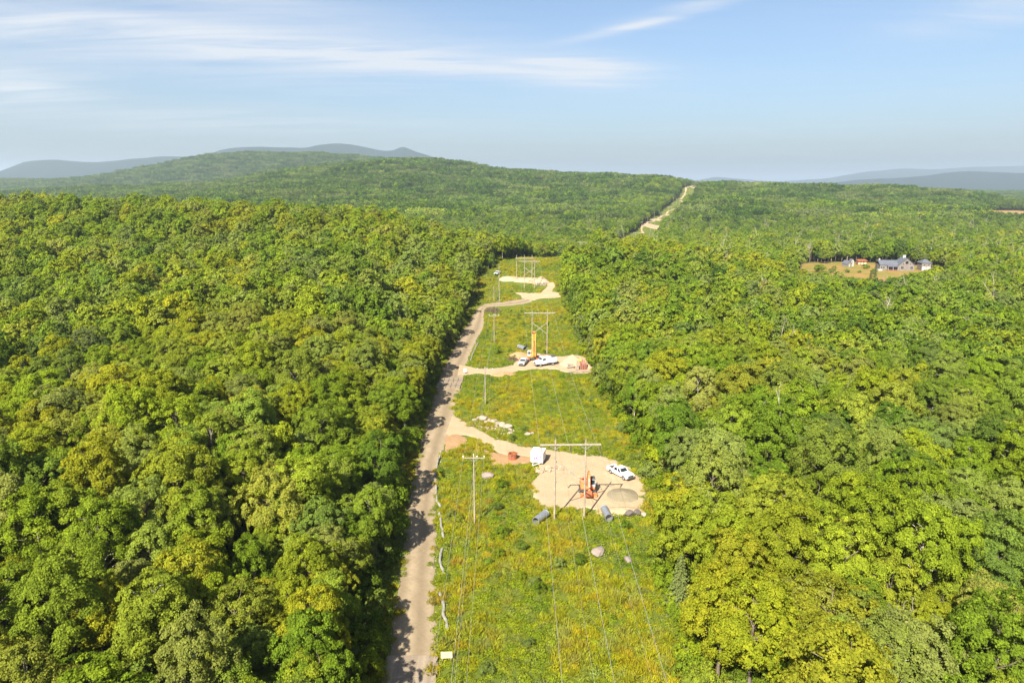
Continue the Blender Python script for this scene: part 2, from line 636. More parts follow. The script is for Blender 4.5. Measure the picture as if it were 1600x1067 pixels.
wood = t.mix(t.math('MULTIPLY', t.ramp(n3, [(0.45, (0, 0, 0)), (0.7, (1, 1, 1))]), 0.35), wood, (0.10, 0.11, 0.03))
c = t.mix(t.attr("row"), forest_floor, meadow)
c = t.mix(t.attr("lawn"), c, lawn)
c = t.mix(t.attr("field"), c, hay)
c = t.mix(t.attr("far"), c, wood)
t.bsdf(c, 0.95, 0, 0.1, t.bump(n2, 0.5, 0.3))

ground = put("ground", fast_mesh("ground", np.stack([GX, GY, GZ], -1).reshape(-1, 3), _F, "ground_soil", True,
                                  {"row": ('POINT', z_row.ravel()), "lawn": ('POINT', z_lawn.ravel()),
                                   "field": ('POINT', z_field.ravel()), "far": ('POINT', z_far.ravel())}))
tag(ground, kind="structure")


def dirt_mat(name, a, b, dark, tracks=False):
    t = NT(name)
    p = t.pos()
    n1 = t.noise(0.22, 6, 0.62, p)
    n2 = t.noise(1.7, 7, 0.7, p)
    n3 = t.noise(9.0, 4, 0.7, p)
    c = t.mix(t.ramp(n1, [(0.33, (0, 0, 0)), (0.68, (1, 1, 1))]), a, b)
    c = t.mix(t.math('MULTIPLY', t.ramp(n2, [(0.48, (0, 0, 0)), (0.75, (1, 1, 1))]), 0.55), c, dark)
    if tracks:   # wheel tracks pressed along the road
        u = t.attr("across")
        w = t.n("Math", {'operation': 'SINE'}, i0=t.math('MULTIPLY', u, 12.5664)).outputs[0]
        w = t.math('MULTIPLY', t.math('ADD', t.math('MULTIPLY', w, 0.5), 0.5), n1)
        c = t.mix(t.math('MULTIPLY', w, 1.15, True), c, dark)
    c = t.mix(t.math('MULTIPLY', t.ramp(n3, [(0.55, (0, 0, 0)), (0.8, (1, 1, 1))]), 0.35), c, tuple(min(1, v * 1.25) for v in b))
    wv = t.n("TexWave", {'wave_type': 'BANDS', 'bands_direction': 'DIAGONAL'}, Scale=0.16, Distortion=7.0, Detail=2.0, Detail_Scale=0.35)
    t.t.links.new(p, wv.inputs["Vector"])
    trk = t.math('MULTIPLY', t.ramp(wv.outputs["Fac"], [(0.72, (0, 0, 0)), (0.86, (1, 1, 1)), (0.95, (0.2, 0.2, 0.2))]), n1)
    c = t.mix(t.math('MULTIPLY', trk, 0.42), c, dark)      # churned wheel tracks
    h = t.math('ADD', t.math('MULTIPLY', n2, 0.7), t.math('MULTIPLY', n3, 0.3))
    t.bsdf(c, 0.95, 0, 0.12, t.bump(h, 0.55, 0.10))


dirt_mat("road_dirt", (0.215, 0.165, 0.104), (0.275, 0.215, 0.14), (0.13, 0.098, 0.06), True)
dirt_mat("pad_sand", (0.29, 0.212, 0.13), (0.345, 0.258, 0.162), (0.215, 0.15, 0.088))
dirt_mat("bare_soil", (0.23, 0.14, 0.07), (0.31, 0.195, 0.10), (0.15, 0.09, 0.045))


def ribbon(name, A, B, mat, lift, n_across=9, step=0.8, seed=1, wob=0.45):
    a = resample(A, step)
    b = resample(B, -len(a))
    d = (b - a) / np.maximum(np.hypot(*(b - a).T)[:, None], 1e-6)
    s = np.arange(len(a)) * step
    a = a + d * ((fbm(s / 2.2, s * 0 + seed, seed, 4) - 0.5) * 2 * wob)[:, None]
    b = b + d * ((fbm(s / 2.2, s * 0 + seed + 9, seed + 5, 4) - 0.5) * 2 * wob)[:, None]
    u = np.linspace(0, 1, n_across)
    XY = a[:, None] * (1 - u)[None, :, None] + b[:, None] * u[None, :, None]
    prof = np.clip(np.minimum(u, 1 - u) * 8, 0, 1)
    Z = terrain(XY[..., 0], XY[..., 1]) - 0.10 + (0.10 + lift) * prof[None]
    ruts = -0.05 * (np.exp(-((u - 0.3) / 0.07) ** 2) + np.exp(-((u - 0.7) / 0.07) ** 2))
    Z = Z + ruts[None] * 0.6 + (fbm(XY[..., 0] / 1.3, XY[..., 1] / 1.3, 5, 3) - 0.5) * 0.05
    V = np.concatenate([XY, Z[..., None]], -1).reshape(-1, 3)
    i = np.arange(len(V)).reshape(len(a), n_across)
    F = np.stack([i[:-1, :-1], i[:-1, 1:], i[1:, 1:], i[1:, :-1]], -1).reshape(-1, 4)
    if ((V[F[0, 1]] - V[F[0, 0]])[0] * (V[F[0, 2]] - V[F[0, 0]])[1] - (V[F[0, 1]] - V[F[0, 0]])[1] * (V[F[0, 2]] - V[F[0, 0]])[0]) < 0:
        F = F[:, ::-1]
    o = put(name, fast_mesh(name, V, F, mat, True, {"across": ('POINT', np.tile(u, len(a)))}))
    return tag(o, kind="structure")


def pad(name, poly, mat, lift, seed=1, wob=0.85, rings=12):
    e = resample(list(poly) + [poly[0]], 0.5)[:-1]
    c = e.mean(0)
    s = np.arange(len(e)) * 0.5
    d = (e - c) / np.hypot(*(e - c).T)[:, None]
    e = e + d * ((fbm(s / 1.5, s * 0 + seed, seed, 5) - 0.5) * 2 * wob)[:, None]
    r = np.array([0.002, 0.12, 0.24, 0.36, 0.48, 0.6, 0.7, 0.78, 0.85, 0.91, 0.96, 1.0])
    XY = c + (e - c)[None] * r[:, None, None]
    prof = np.where(r >= 1.0, -0.12, lift * np.clip((1 - r) * 14, 0, 1))
    Z = terrain(XY[..., 0], XY[..., 1]) + prof[:, None] + (fbm(XY[..., 0] / 1.5, XY[..., 1] / 1.5, 8, 3) - 0.5) * 0.08 * (r < 0.99)[:, None]
    V = np.concatenate([XY, Z[..., None]], -1).reshape(-1, 3)
    k = len(e)
    F = []
    for a in range(len(r) - 1):
        q = np.arange(k)
        F.append(np.stack([a * k + q, a * k + (q + 1) % k, (a + 1) * k + (q + 1) % k, (a + 1) * k + q], -1))
    F = np.concatenate(F)
    x, y = e[:, 0], e[:, 1]
    if np.sum(x * np.roll(y, -1) - np.roll(x, -1) * y) > 0:
        F = F[:, ::-1]
    me = fast_mesh(name, V, F, mat, True)
    return tag(put(name, me), kind="structure")


ribbon("dirt_road", ROAD_L, ROAD_R, "road_dirt", 0.10, 13, 0.7, 3)
ribbon("access_track", SPUR1_T, SPUR1_B, "pad_sand", 0.115, 9, 0.7, 4)
pad("gravel_pad", PAD1, "pad_sand", 0.13, 5)
pad("bare_soil_patch", SOIL1, "bare_soil", 0.10, 6)
pad("bare_soil_patch", SOIL1B, "bare_soil", 0.085, 7)
ribbon("access_track", SPUR2_T, SPUR2_B, "pad_sand", 0.115, 9, 0.7, 8)
pad("gravel_pad", PAD2, "pad_sand", 0.13, 9)
pad("gravel_pad", PAD3A, "pad_sand", 0.115, 10)
ribbon("access_track", LINK_T, LINK_B, "pad_sand", 0.13, 7, 0.7, 11)
pad("gravel_pad", PAD3B, "pad_sand", 0.145, 12)


def off_row(y, off):
    """point beside the strip's centre line at forward distance y"""
    for (x0, y0), (x1, y1) in zip(ROW_LINE[:-1], ROW_LINE[1:]):
        if y <= y1:
            L = math.hypot(x1 - x0, y1 - y0)
            f = (y - y0) / (y1 - y0)
            return (x0 + f * (x1 - x0) + off * (y1 - y0) / L, y - off * (x1 - x0) / L)


_ys = np.arange(900, 2260, 40.0)
_off = 9 * np.sin(_ys / 95.0) - 3 + 5 * np.sin(_ys / 41.0)
ribbon("access_track", [off_row(y, o - 1.9) for y, o in zip(_ys, _off)], [off_row(y, o + 1.9) for y, o in zip(_ys, _off)], "pad_sand", 0.5, 5, 6.0, 21, 1.5)
for k, (yy, oo, w, l) in enumerate([(985, -3, 12, 28), (1075, -6, 12, 11), (1160, 5, 9, 18), (1760, 2, 8, 14), (2020, -2, 8, 14)]):
    cx, cy = off_row(yy, oo)
    pad("gravel_pad", [(cx + w * math.cos(a) * (1 + 0.2 * math.sin(3 * a + k)), cy + l * math.sin(a)) for a in np.linspace(0, 6.28, 14)[:-1]], "pad_sand", 0.55, 30 + k, 2.0)

# blue mountains far behind, forested ridges in the haze
t = NT("mountain_forest")
p = t.pos()
c = t.mix(t.noise(0.004, 8, 0.7, p), (0.008, 0.016, 0.012), (0.018, 0.030, 0.020))
t.bsdf(c, 0.95, 0, 0.05)


def mountain(name, prof, D, depth, seed, rough):
    pts = np.array([sky_z(a, b - 2.5, D) for a, b in prof])
    xs = np.linspace(pts[0, 0], pts[-1, 0], 420)
    h = np.interp(xs, pts[:, 0], pts[:, 1])
    k = np.ones(5) / 5
    h = np.convolve(np.pad(h, 2, mode='edge'), k, 'valid')
    v = np.linspace(-1, 1, 41)
    X, Vv = np.meshgrid(xs, v)
    Y = D + Vv * depth + (fbm(X / (depth * 0.8), Vv * 0, seed, 3) - 0.5) * depth * 0.5
    sh = np.clip(1 - np.abs(Vv), 0, 1) ** 1.15
    spur = 1 - np.abs(Vv) * 0.55 * fbm(X / (depth * 0.28), Vv * 1.2, seed + 3, 4)
    Z = -30 + (h + 30)[None] * sh * spur + (fbm(X / (depth * 0.1), Y / (depth * 0.1), seed + 7, 4) - 0.5) * rough * sh
    i = np.arange(X.size).reshape(X.shape)
    F = np.stack([i[:-1, :-1], i[:-1, 1:], i[1:, 1:], i[1:, :-1]], -1).reshape(-1, 4)
    o = put(name, fast_mesh(name, np.stack([X, Y, Z], -1).reshape(-1, 3), F, "mountain_forest", True))
    return tag(o, kind="structure")


mountain("mountain_ridge", [(-500, 287), (-200, 276), (-60, 277), (0, 272), (60, 256), (100, 253), (150, 257), (190, 254), (250, 247), (290, 248), (350, 237),
                            (400, 234), (480, 235), (505, 229), (525, 227), (555, 229), (590, 237), (610, 238), (626, 230), (645, 238), (675, 248), (760, 268), (850, 288)],
         7600, 1500, 5, 10)
mountain("mountain_ridge", [(1180, 292), (1290, 291), (1340, 284), (1400, 281), (1450, 278), (1490, 272), (1530, 270), (1580, 273), (1700, 276), (1900, 280), (2100, 289)],
         7800, 1500, 8, 10)
mountain("mountain_ridge", [(1050, 290), (1090, 284), (1115, 279), (1160, 283), (1210, 287), (1300, 281), (1350, 271), (1400, 266), (1450, 268), (1510, 264), (1600, 262), (1800, 266), (2100, 284)],
         14000, 2400, 9, 16)

# air: even haze over the whole country
t = NT("haze_air")
vol = t.n("VolumePrincipled")
vol.inputs["Color"].default_value = (0.68, 0.83, 0.98, 1.0)
vol.inputs["Density"].default_value = 0.000085
vol.inputs["Anisotropy"].default_value = 0.26
t.t.links.new(vol.outputs[0], t.out.inputs["Volume"])
_lo = float(GZ.min()) - 31.5
_hi = max(float(o.matrix_world.translation.z) + max(v.co.z for v in o.data.vertices) for o in COL.objects if o.name.startswith("mountain_ridge")) + 12.0
_b = MB().box((0, 25000, (_lo + _hi) / 2), (84000, 60000, _hi - _lo))
haze = _b.build("haze", "haze_air")
tag(haze, "even pale blue air over the whole country", None, None, "stuff")

# ------------------------------------------------------------------ trees
def leaf_mat(name, stops, trans=0.75, lv=0.38):
    t = NT(name)
    f = t.math('ADD', t.attr("tint", 'INSTANCER'), t.attr("tv"))
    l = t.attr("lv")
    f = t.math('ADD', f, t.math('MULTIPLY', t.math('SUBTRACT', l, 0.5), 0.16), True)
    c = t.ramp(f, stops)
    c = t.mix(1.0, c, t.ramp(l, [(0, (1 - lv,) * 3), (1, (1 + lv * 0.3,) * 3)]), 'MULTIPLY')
    rnd = t.n("ObjectInfo").outputs["Random"]                  # kinds differ: some crowns greyer, some duller
    c = t.mix(t.math('MULTIPLY', t.math('POWER', rnd, 3.0), 0.55), c, (0.125, 0.140, 0.052))
    r2 = t.math('FRACT', t.math('MULTIPLY', rnd, 17.31))
    c = t.mix(1.0, c, t.ramp(r2, [(0.0, (0.80, 0.80, 0.80)), (1.0, (1.12, 1.12, 1.12))]), 'MULTIPLY')
    d = t.n("BsdfDiffuse", Color=c)
    tr = t.n("BsdfTranslucent", Color=t.mix(1.0, c, (1.1 * trans, 1.0 * trans, 0.6 * trans), 'MULTIPLY'))
    m = t.n("AddShader", i0=d.outputs[0], i1=tr.outputs[0])      # a leaf both reflects and lets light through
    t.t.links.new(m.outputs[0], t.out.inputs["Surface"])


leaf_mat("leaf_broad", [(0.0, (0.034, 0.064, 0.012)), (0.22, (0.072, 0.118, 0.011)), (0.45, (0.108, 0.154, 0.011)), (0.65, (0.138, 0.168, 0.011)),
                        (0.84, (0.166, 0.172, 0.011)), (1.0, (0.188, 0.158, 0.014))], 1.0)
leaf_mat("leaf_needle", [(0.0, (0.030, 0.058, 0.014)), (1.0, (0.085, 0.115, 0.020))], 0.4)
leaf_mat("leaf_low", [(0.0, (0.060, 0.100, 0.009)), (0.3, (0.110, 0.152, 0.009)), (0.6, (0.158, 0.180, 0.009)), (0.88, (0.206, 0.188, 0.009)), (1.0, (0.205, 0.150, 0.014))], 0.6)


def bark(name, a, b):
    t = NT(name)
    o = t.obj()
    f = t.noise(2.2, 6, 0.65, o)
    t.bsdf(t.ramp(f, [(0.35, a), (0.65, b)]), 0.9, 0, 0.15, t.bump(t.noise(14, 3, 0.6, o), 0.4, 0.05))


bark("bark", (0.07, 0.055, 0.04), (0.17, 0.14, 0.105))
bark("bark_pale", (0.22, 0.185, 0.14), (0.38, 0.335, 0.265))


def leaves(C, N, size, R, rs, aspect=0.62):
    """rhombic leaves: centres C, normals N (unit), edge length size -> V, F, lv"""
    n = len(C)
    a = rs.normal(size=(n, 3))
    T = a - (a * N).sum(1)[:, None] * N
    T /= np.linalg.norm(T, axis=1)[:, None] + 1e-9
    B = np.cross(N, T)
    s = (size * rs.uniform(0.65, 1.35, n))[:, None]
    lift = N * s * 0.12
    V = np.stack([C - T * s * 0.5, C + B * s * 0.5 * aspect + lift, C + T * s * 0.5, C - B * s * 0.5 * aspect + lift], 1).reshape(-1, 3)
    F = np.arange(4 * n).reshape(-1, 4)
    return V, F


def unit(v):
    return v / (np.linalg.norm(v, axis=-1, keepdims=True) + 1e-9)


def crown_points(rs, H, R, base, n_bough, n_clump, per, clump_r, flat=0.55, shape=0.0):
    """leaf centres and normals of a crown built of boughs that carry flat sprays"""
    mid = base + (H - base) * 0.48
    hz = (H - base) * 0.5
    bo = []
    for i in range(n_bough):
        th = i * 2.39996 + rs.uniform(-0.4, 0.4)
        u = (i + 0.5) / n_bough
        el = -0.75 + 1.65 * u
        rr = math.sqrt(max(0.05, 1 - min(1, abs(el)) ** 2)) * (1 - shape * max(0, el))
        k = rs.uniform(0.42, 0.88)
        bo.append((R * k * rr * math.cos(th), R * k * rr * math.sin(th), mid + hz * 0.72 * el + rs.uniform(-0.3, 0.3)))
    bo = np.array(bo)
    br = R * rs.uniform(0.19, 0.40, n_bough)
    CC, NN = [], []
    tries = 0
    while len(CC) < n_clump and tries < n_clump * 6:
        tries += 1
        b = rs.integers(n_bough)
        d = rs.normal(size=3)
        d[2] = d[2] * 0.8 + 0.35
        d /= np.linalg.norm(d)
        c = bo[b] + d * br[b] * rs.uniform(0.7, 1.08) * np.array([1, 1, 0.85])
        dd = np.linalg.norm((bo - c) / np.array([1, 1, 0.85]), axis=1) / br
        dd[b] = 9
        if dd.min() < 0.72:
            continue
        CC.append(c)
        out = unit(np.array([c[0], c[1], (c[2] - mid) * 0.8]))
        NN.append(unit(out * 0.7 + d * 0.5 + np.array([0, 0, 0.55])))
    CC, NN = np.array(CC), np.array(NN)
    k = len(CC)
    cr = clump_r * rs.uniform(0.6, 1.3, k)
    P_ = rs.normal(size=(k, per, 3))
    P_ = unit(P_) * (rs.uniform(0, 1, (k, per, 1)) ** 0.5)
    dn = (P_ * NN[:, None]).sum(-1, keepdims=True)
    P_ = P_ - dn * NN[:, None] * (1 - flat)
    rad2 = (P_ ** 2).sum(-1, keepdims=True)
    P_ = P_ - np.array([0, 0, 1.0]) * rad2 * 0.30          # sprays droop at their rim
    L = CC[:, None] + P_ * cr[:, None, None]
    Nn = unit(NN[:, None] * 0.9 + P_ * 0.7 + rs.normal(size=L.shape) * 0.55)
    lvc = np.repeat(rs.uniform(0.2, 0.8, k), per)
    lv = np.clip(lvc + rs.normal(size=k * per) * 0.22, 0, 1)
    return L.reshape(-1, 3), Nn.reshape(-1, 3), lv, bo


def wood_mesh(name, H, base, bo, rs, mat, r0=None, twigs=0, sides=6):
    m = MB()
    r0 = r0 or 0.011 * H + 0.04
    top = base + (H - base) * 0.72
    lean = rs.uniform(-0.4, 0.4, 2)
    pts = [(lean[0] * f ** 2 + rs.normal() * 0.06 * (f > 0), lean[1] * f ** 2 + rs.normal() * 0.06 * (f > 0), top * f - 0.4 * (f == 0)) for f in np.linspace(0, 1, 6)]
    m.pipe(pts, [r0 * (1.25 if i == 0 else 1 - 0.16 * i) for i in range(6)], sides)
    for b in bo:
        z0 = max(base * 0.7, min(top * 0.95, b[2] - 0.35 * math.hypot(b[0], b[1]) - 0.8))
        f = z0 / top
        s = Vector((lean[0] * f * f, lean[1] * f * f, z0))
        e = Vector(b)
        k = s.lerp(e, 0.5) + Vector((rs.normal() * 0.2, rs.normal() * 0.2, 0.35))
        r = r0 * 0.42 * (1 - 0.4 * f)
        m.pipe([s, k, e], [r, r * 0.65, r * 0.25], 5)
        for _ in range(twigs):
            q = e + Vector(rs.normal(size=3)) * 0.9 + Vector((b[0], b[1], 1.5)).normalized() * 0.9
            m.pipe([k.lerp(e, rs.uniform(0.3, 1)), q], [r * 0.35, r * 0.1], 4)
    return m.build(name, mat, mesh_only=True, smooth=True)


def broadleaf(seed, H, R, base, n_clump, per, leaf, clump_r, n_bough=13, shape=0.1, mat="leaf_broad"):
    rs = np.random.default_rng(seed)
    L, N, lv, bo = crown_points(rs, H, R, base, n_bough, n_clump, per, clump_r, 0.36, shape)
    V, F = leaves(L, N, leaf, R, rs)
    return V, F, lv, bo, rs


PROTO = bpy.data.collections.new("tree_kinds")     # sources for copies; not in the scene itself
KIND_CROWN, KIND_TRUNK, KIND_SIZE = [], [], []
_specs = [  # H, R, crown base, clumps, boughs, top narrowing
    (15.0, 4.3, 3.6, 190, 14, 0.1), (16.5, 4.8, 4.2, 215, 16, 0.15), (13.5, 3.9, 3.0, 165, 12, 0.0), (17.0, 4.2, 4.6, 190, 15, 0.3),
    (14.0, 4.8, 3.4, 205, 13, 0.0), (12.0, 3.3, 2.4, 135, 11, 0.2), (15.5, 3.7, 3.6, 165, 14, 0.35), (16.0, 5.1, 4.0, 235, 16, 0.05)]
for k, (H, R, b, nc, nb, sh) in enumerate(_specs):
    V, F, lv, bo, rs = broadleaf(100 + k, H, R, b, int(nc * 1.75), 92, 0.22, 0.60, nb + 10, sh)
    KIND_CROWN.append(fast_mesh("crown", V, F, "leaf_broad", False, {"lv": ('FACE', lv)}))
    KIND_TRUNK.append(wood_mesh("trunk", H, b, bo, rs, "bark_pale" if k in (3, 6) else "bark"))
    KIND_SIZE.append((H, R))
NK = len(_specs)


def joined(name, parts):
    """one mesh (two material slots) out of a crown and a trunk, for the mass of the wood"""
    V, F3, M, LV, o = [], [], [], [], 0
    for me, mi in parts:
        n = len(me.vertices)
        v = np.empty(n * 3, np.float32)
        me.vertices.foreach_get("co", v)
        me.calc_loop_triangles()
        tr = np.empty(len(me.loop_triangles) * 3, np.int32)
        me.loop_triangles.foreach_get("vertices", tr)
        pi = np.empty(len(me.loop_triangles), np.int32)
        me.loop_triangles.foreach_get("polygon_index", pi)
        if "lv" in me.attributes:
            l = np.empty(len(me.polygons), np.float32)
            me.attributes["lv"].data.foreach_get("value", l)
            l = l[pi]
        else:
            l = np.full(len(pi), 0.5, np.float32)
        V.append(v.reshape(-1, 3))
        F3.append(tr.reshape(-1, 3) + o)
        M.append(np.full(len(pi), mi, np.int32))
        LV.append(l)
        o += n
    me = fast_mesh(name, np.concatenate(V), np.concatenate(F3), None, False, {"lv": ('FACE', np.concatenate(LV))})
    for p_, mi in parts:
        me.materials.append(p_.materials[0])
    me.polygons.foreach_set("material_index", np.concatenate(M))
    return me


IDX = {}


def proto(key, me):
    o = bpy.data.objects.new("%03d_%s" % (len(PROTO.objects), key), me)
    PROTO.objects.link(o)
    IDX.setdefault(key, []).append(len(PROTO.objects) - 1)


for k in range(NK):
    proto("near", joined("near_tree", [(KIND_CROWN[k], 0), (KIND_TRUNK[k], 1)]))
for k, (H, R, b, nc, nb, sh) in enumerate(_specs[:6]):
    V, F, lv, bo, rs = broadleaf(200 + k, H, R, b, 130, 24, 0.60, 0.80, nb + 6, sh)
    cm = fast_mesh("crown", V, F, "leaf_broad", False, {"lv": ('FACE', lv)})
    proto("mid", joined("mid_tree", [(cm, 0), (wood_mesh("trunk", H, b, bo[:5], rs, "bark_pale" if k % 3 == 2 else "bark", sides=4), 1)]))


def conifer_mesh(seed, H, R, whorls, per, leaf):
    rs = np.random.default_rng(seed)
    Cs, Ns, lv = [], [], []
    m = MB()
    m.pipe([(0, 0, -0.3), (0.05, 0, H * 0.5), (0, 0.03, H)], [0.014 * H, 0.009 * H, 0.01], 6)
    for w in range(whorls):
        f = w / whorls
        z = H * (0.08 + 0.9 * f)
        r = R * (1 - f) ** 0.85 + 0.15
        nb = 7 if f < 0.7 else 5
        for b in range(nb):
            th = 2 * math.pi * (b + rs.uniform(-0.25, 0.25)) / nb + w * 1.3
            rl = r * rs.uniform(0.75, 1.1)
            dirv = np.array([math.cos(th), math.sin(th), 0])
            side = np.array([-math.sin(th), math.cos(th), 0])
            tt = rs.uniform(0.12, 1, per) ** 0.8
            wv = rs.uniform(-1, 1, per) * (0.10 + 0.30 * tt * (1.15 - tt)) * rl
            zz = z - 0.28 * rl * tt ** 1.5 + 0.10 * rl * tt ** 4 + rs.normal(size=per) * 0.05
            Cs.append(dirv * (tt * rl)[:, None] + side * wv[:, None] + np.stack([zz * 0, zz * 0, zz], 1))
            Ns.append(unit(np.array([0, 0, 1.0]) + dirv * 0.25 + rs.normal(size=(per, 3)) * 0.35))
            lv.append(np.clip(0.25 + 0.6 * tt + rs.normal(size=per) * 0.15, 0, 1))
            if w % 2 == 0:
                m.pipe([(0, 0, z), tuple(dirv * rl * 0.9 + np.array([0, 0, z - 0.22 * rl]))], [0.03, 0.01], 4)
    V, F = leaves(np.concatenate(Cs), np.concatenate(Ns), leaf, R, rs, 0.4)
    return (fast_mesh("crown", V, F, "leaf_needle", False, {"lv": ('FACE', np.concatenate(lv))}),
            m.build("trunk", "bark", mesh_only=True, smooth=True))


CONI = [conifer_mesh(31, 11.0, 2.9, 20, 46, 0.34), conifer_mesh(32, 14.0, 2.6, 24, 40, 0.34)]
for c_, tr_ in CONI:
    proto("conifer", joined("conifer", [(c_, 0), (tr_, 1)]))


def bare_mesh(seed, H, spread, n, leafy):
    """dying tree: pale forked wood with a few leaves left"""
    rs = np.random.default_rng(seed)
    m = MB()
    tips = []

    def grow(p, d, L, r, lev):
        pts, q = [p], p.copy()
        dd = d.copy()
        for s in range(3):
            dd = (dd + Vector(rs.normal(size=3)) * 0.13 + Vector((0, 0, 0.05))).normalized()
            q = q + dd * L / 3
            pts.append(q.copy())
        m.pipe(pts, [r, r * 0.85, r * 0.7, r * 0.5], 6 if lev == 0 else 4)
        if lev < 3:
            for _ in range(n[lev]):
                f = rs.uniform(0.45 if lev == 0 else 0.25, 1.0)
                i = min(2, int(f * 3))
                s = pts[i].lerp(pts[i + 1], f * 3 - i)
                a = rs.uniform(0, 6.283)
                side = Vector((math.cos(a), math.sin(a), rs.uniform(0.3, 1.0))) * spread + dd
                grow(s, side.normalized(), L * rs.uniform(0.32, 0.55), r * 0.42, lev + 1)
        else:
            tips.append(q)
    grow(Vector((0, 0, -0.3)), Vector((0, 0, 1)), H * 0.72, 0.0115 * H, 0)
    tm = m.build("trunk", "bark_pale", mesh_only=True, smooth=True)
    cm = None
    if leafy:
        T_ = np.array([tuple(t_) for t_ in tips])
        pick = T_[rs.integers(len(T_), size=leafy)] + rs.normal(size=(leafy, 3)) * 0.4
        V, F = leaves(pick, unit(rs.normal(size=(leafy, 3)) + np.array([0, 0, 0.6])), 0.30, 1, rs)
        cm = fast_mesh("crown", V, F, "leaf_broad", False, {"lv": ('FACE', rs.uniform(0.3, 1, leafy))})
    return cm, tm


BARES = [bare_mesh(41, 15, 1.0, (9, 4, 3), 0), bare_mesh(42, 13, 0.9, (11, 5, 3), 2600), bare_mesh(43, 17, 0.6, (6, 3, 2), 0)]
for c_, tr_ in BARES:
    proto("bare", joined("bare", [(c_, 0), (tr_, 1)] if c_ else [(tr_, 0)]))

# far wood: patches 40 m wide, every tree in them still leaves and trunk
for k in range(5):
    rs = np.random.default_rng(300 + k)
    VV, FF, LV, TV, o = [], [], [], [], 0
    cells = [(i, j) for i in range(7) for j in range(7)]
    for (i, j) in cells:
        x, y = (i - 3) * 5.9 + rs.uniform(-2.2, 2.2), (j - 3) * 5.9 + rs.uniform(-2.2, 2.2)
        H, R = rs.uniform(10.5, 17), rs.uniform(2.7, 4.4)
        nleaf = 90
        d = unit(rs.normal(size=(nleaf, 3)) + np.array([0, 0, 0.45]))
        lob = 1 + 0.28 * np.sin(3 * np.arctan2(d[:, 1], d[:, 0]) + rs.uniform(0, 6)) * (1 - np.abs(d[:, 2])) + rs.normal(size=nleaf) * 0.12
        C = np.array([x, y, H - R * 1.35]) + d * np.array([R, R, R * 1.3]) * lob[:, None]
        N = unit(d * 0.7 + rs.normal(size=d.shape) * 0.95)
        V, F = leaves(C, N, 1.5, R, rs, 0.8)
        VV.append(V)
        FF.append(F + o)
        o += len(V)
        LV.append(np.clip(rs.uniform(0.1, 0.9) + rs.normal(size=nleaf) * 0.2, 0, 1))
        TV.append(np.full(nleaf, rs.normal() * 0.17))
    proto("patch", fast_mesh("patch", np.concatenate(VV), np.concatenate(FF), "leaf_broad", False,
                              {"lv": ('FACE', np.concatenate(LV)), "tv": ('FACE', np.concatenate(TV))}))

# understory bushes
BUSH = []
for k, (H, R) in enumerate([(3.6, 2.0), (2.6, 1.7), (4.6, 2.2)]):
    V, F, lv, bo, rs = broadleaf(400 + k, H, R, 0.3, 60, 48, 0.26, 0.6, 9, 0.0, "leaf_low")
    me = fast_mesh("crown", V, F, "leaf_low", False, {"lv": ('FACE', lv)})
    BUSH.append((me, wood_mesh("stem", H, 0.4, bo, rs, "bark", 0.05, 0, 4)))
    proto("bush", me)


def view_px(x, y, z):
    yf = y * CP - (z - CAM_Z) * SP
    zu = y * SP + (z - CAM_Z) * CP
    yf = np.where(yf > 1, yf, np.nan)
    return 800 + F_PX * x / yf, 533.5 - F_PX * zu / yf


def scatter(x0, x1, y0, y1, s, seed, jit=0.46):
    rs = np.random.default_rng(seed)
    xs, ys = np.arange(x0, x1, s), np.arange(y0, y1, s)
    X, Y = np.meshgrid(xs, ys)
    X = X + (np.arange(len(ys)) % 2)[:, None] * s * 0.5
    X = (X + rs.uniform(-jit, jit, X.shape) * s).ravel()
    Y = (Y + rs.uniform(-jit, jit, Y.shape) * s).ravel()
    return X, Y, rs


CLEAR = [(21.5, 81.5, 3.4), (28.0, 110.0, 3.0), (43, 70, 3.0), (62, 74, 3.0)]


def tree_allowed(x, y, edge=0.0):
    d = row_dist(x, y)
    left = np.where(y < 285, road_left(y) - 4.0 - 2.9 - edge, -24.0 - edge)   # distance from the centre line
    nar = 7.0 * sstep(y, 700, 1000)
    ok = (d > 24.0 + edge - nar - 2.5 * sstep(y, 140, 190) * (1 - sstep(y, 480, 600)) - 5.0 * (1 - sstep(y, 84, 112))) | (d < left + nar)
    ok &= ~in_poly(x, y, LAWN) & ~in_poly(x, y, FIELD)
    ok &= (np.hypot(x - 46.5, y - 113) > 5.2) & (np.hypot(x - 51.0, y - 111.5) > 4.4) & (np.hypot(x - 45.0, y - 105) > 3.4)
    for cx_, cy_, cr_ in CLEAR:
        ok &= np.hypot(x - cx_, y - cy_) > cr_
    return ok


def tint_field(x, y, rs):
    n = fbm(x / 38.0, y / 38.0, 71, 3)
    far = sstep(y, 300, 1100)
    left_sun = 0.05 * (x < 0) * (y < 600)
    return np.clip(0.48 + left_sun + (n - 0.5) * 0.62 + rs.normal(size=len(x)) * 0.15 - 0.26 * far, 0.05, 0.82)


def height_limit(x, y, z):
    """young low growth in front of the house lawn"""
    r = x / np.maximum(y, 1)
    wedge = (r > 0.40) & (r < 0.63) & (y > 270) & (y < 440)
    edge_px = np.interp(r, [0.42, 0.46, 0.52, 0.58, 0.63], [424, 431, 439, 427, 420])
    v = (edge_px - 533.5) / F_PX
    zmax = 55 + y / (CP - v * SP) * (-SP - v * CP)
    return np.where(wedge, np.clip(zmax - z, 2.0, 30), 99.0)


pts = []      # x, y, z, proto, scale, rotation, tint
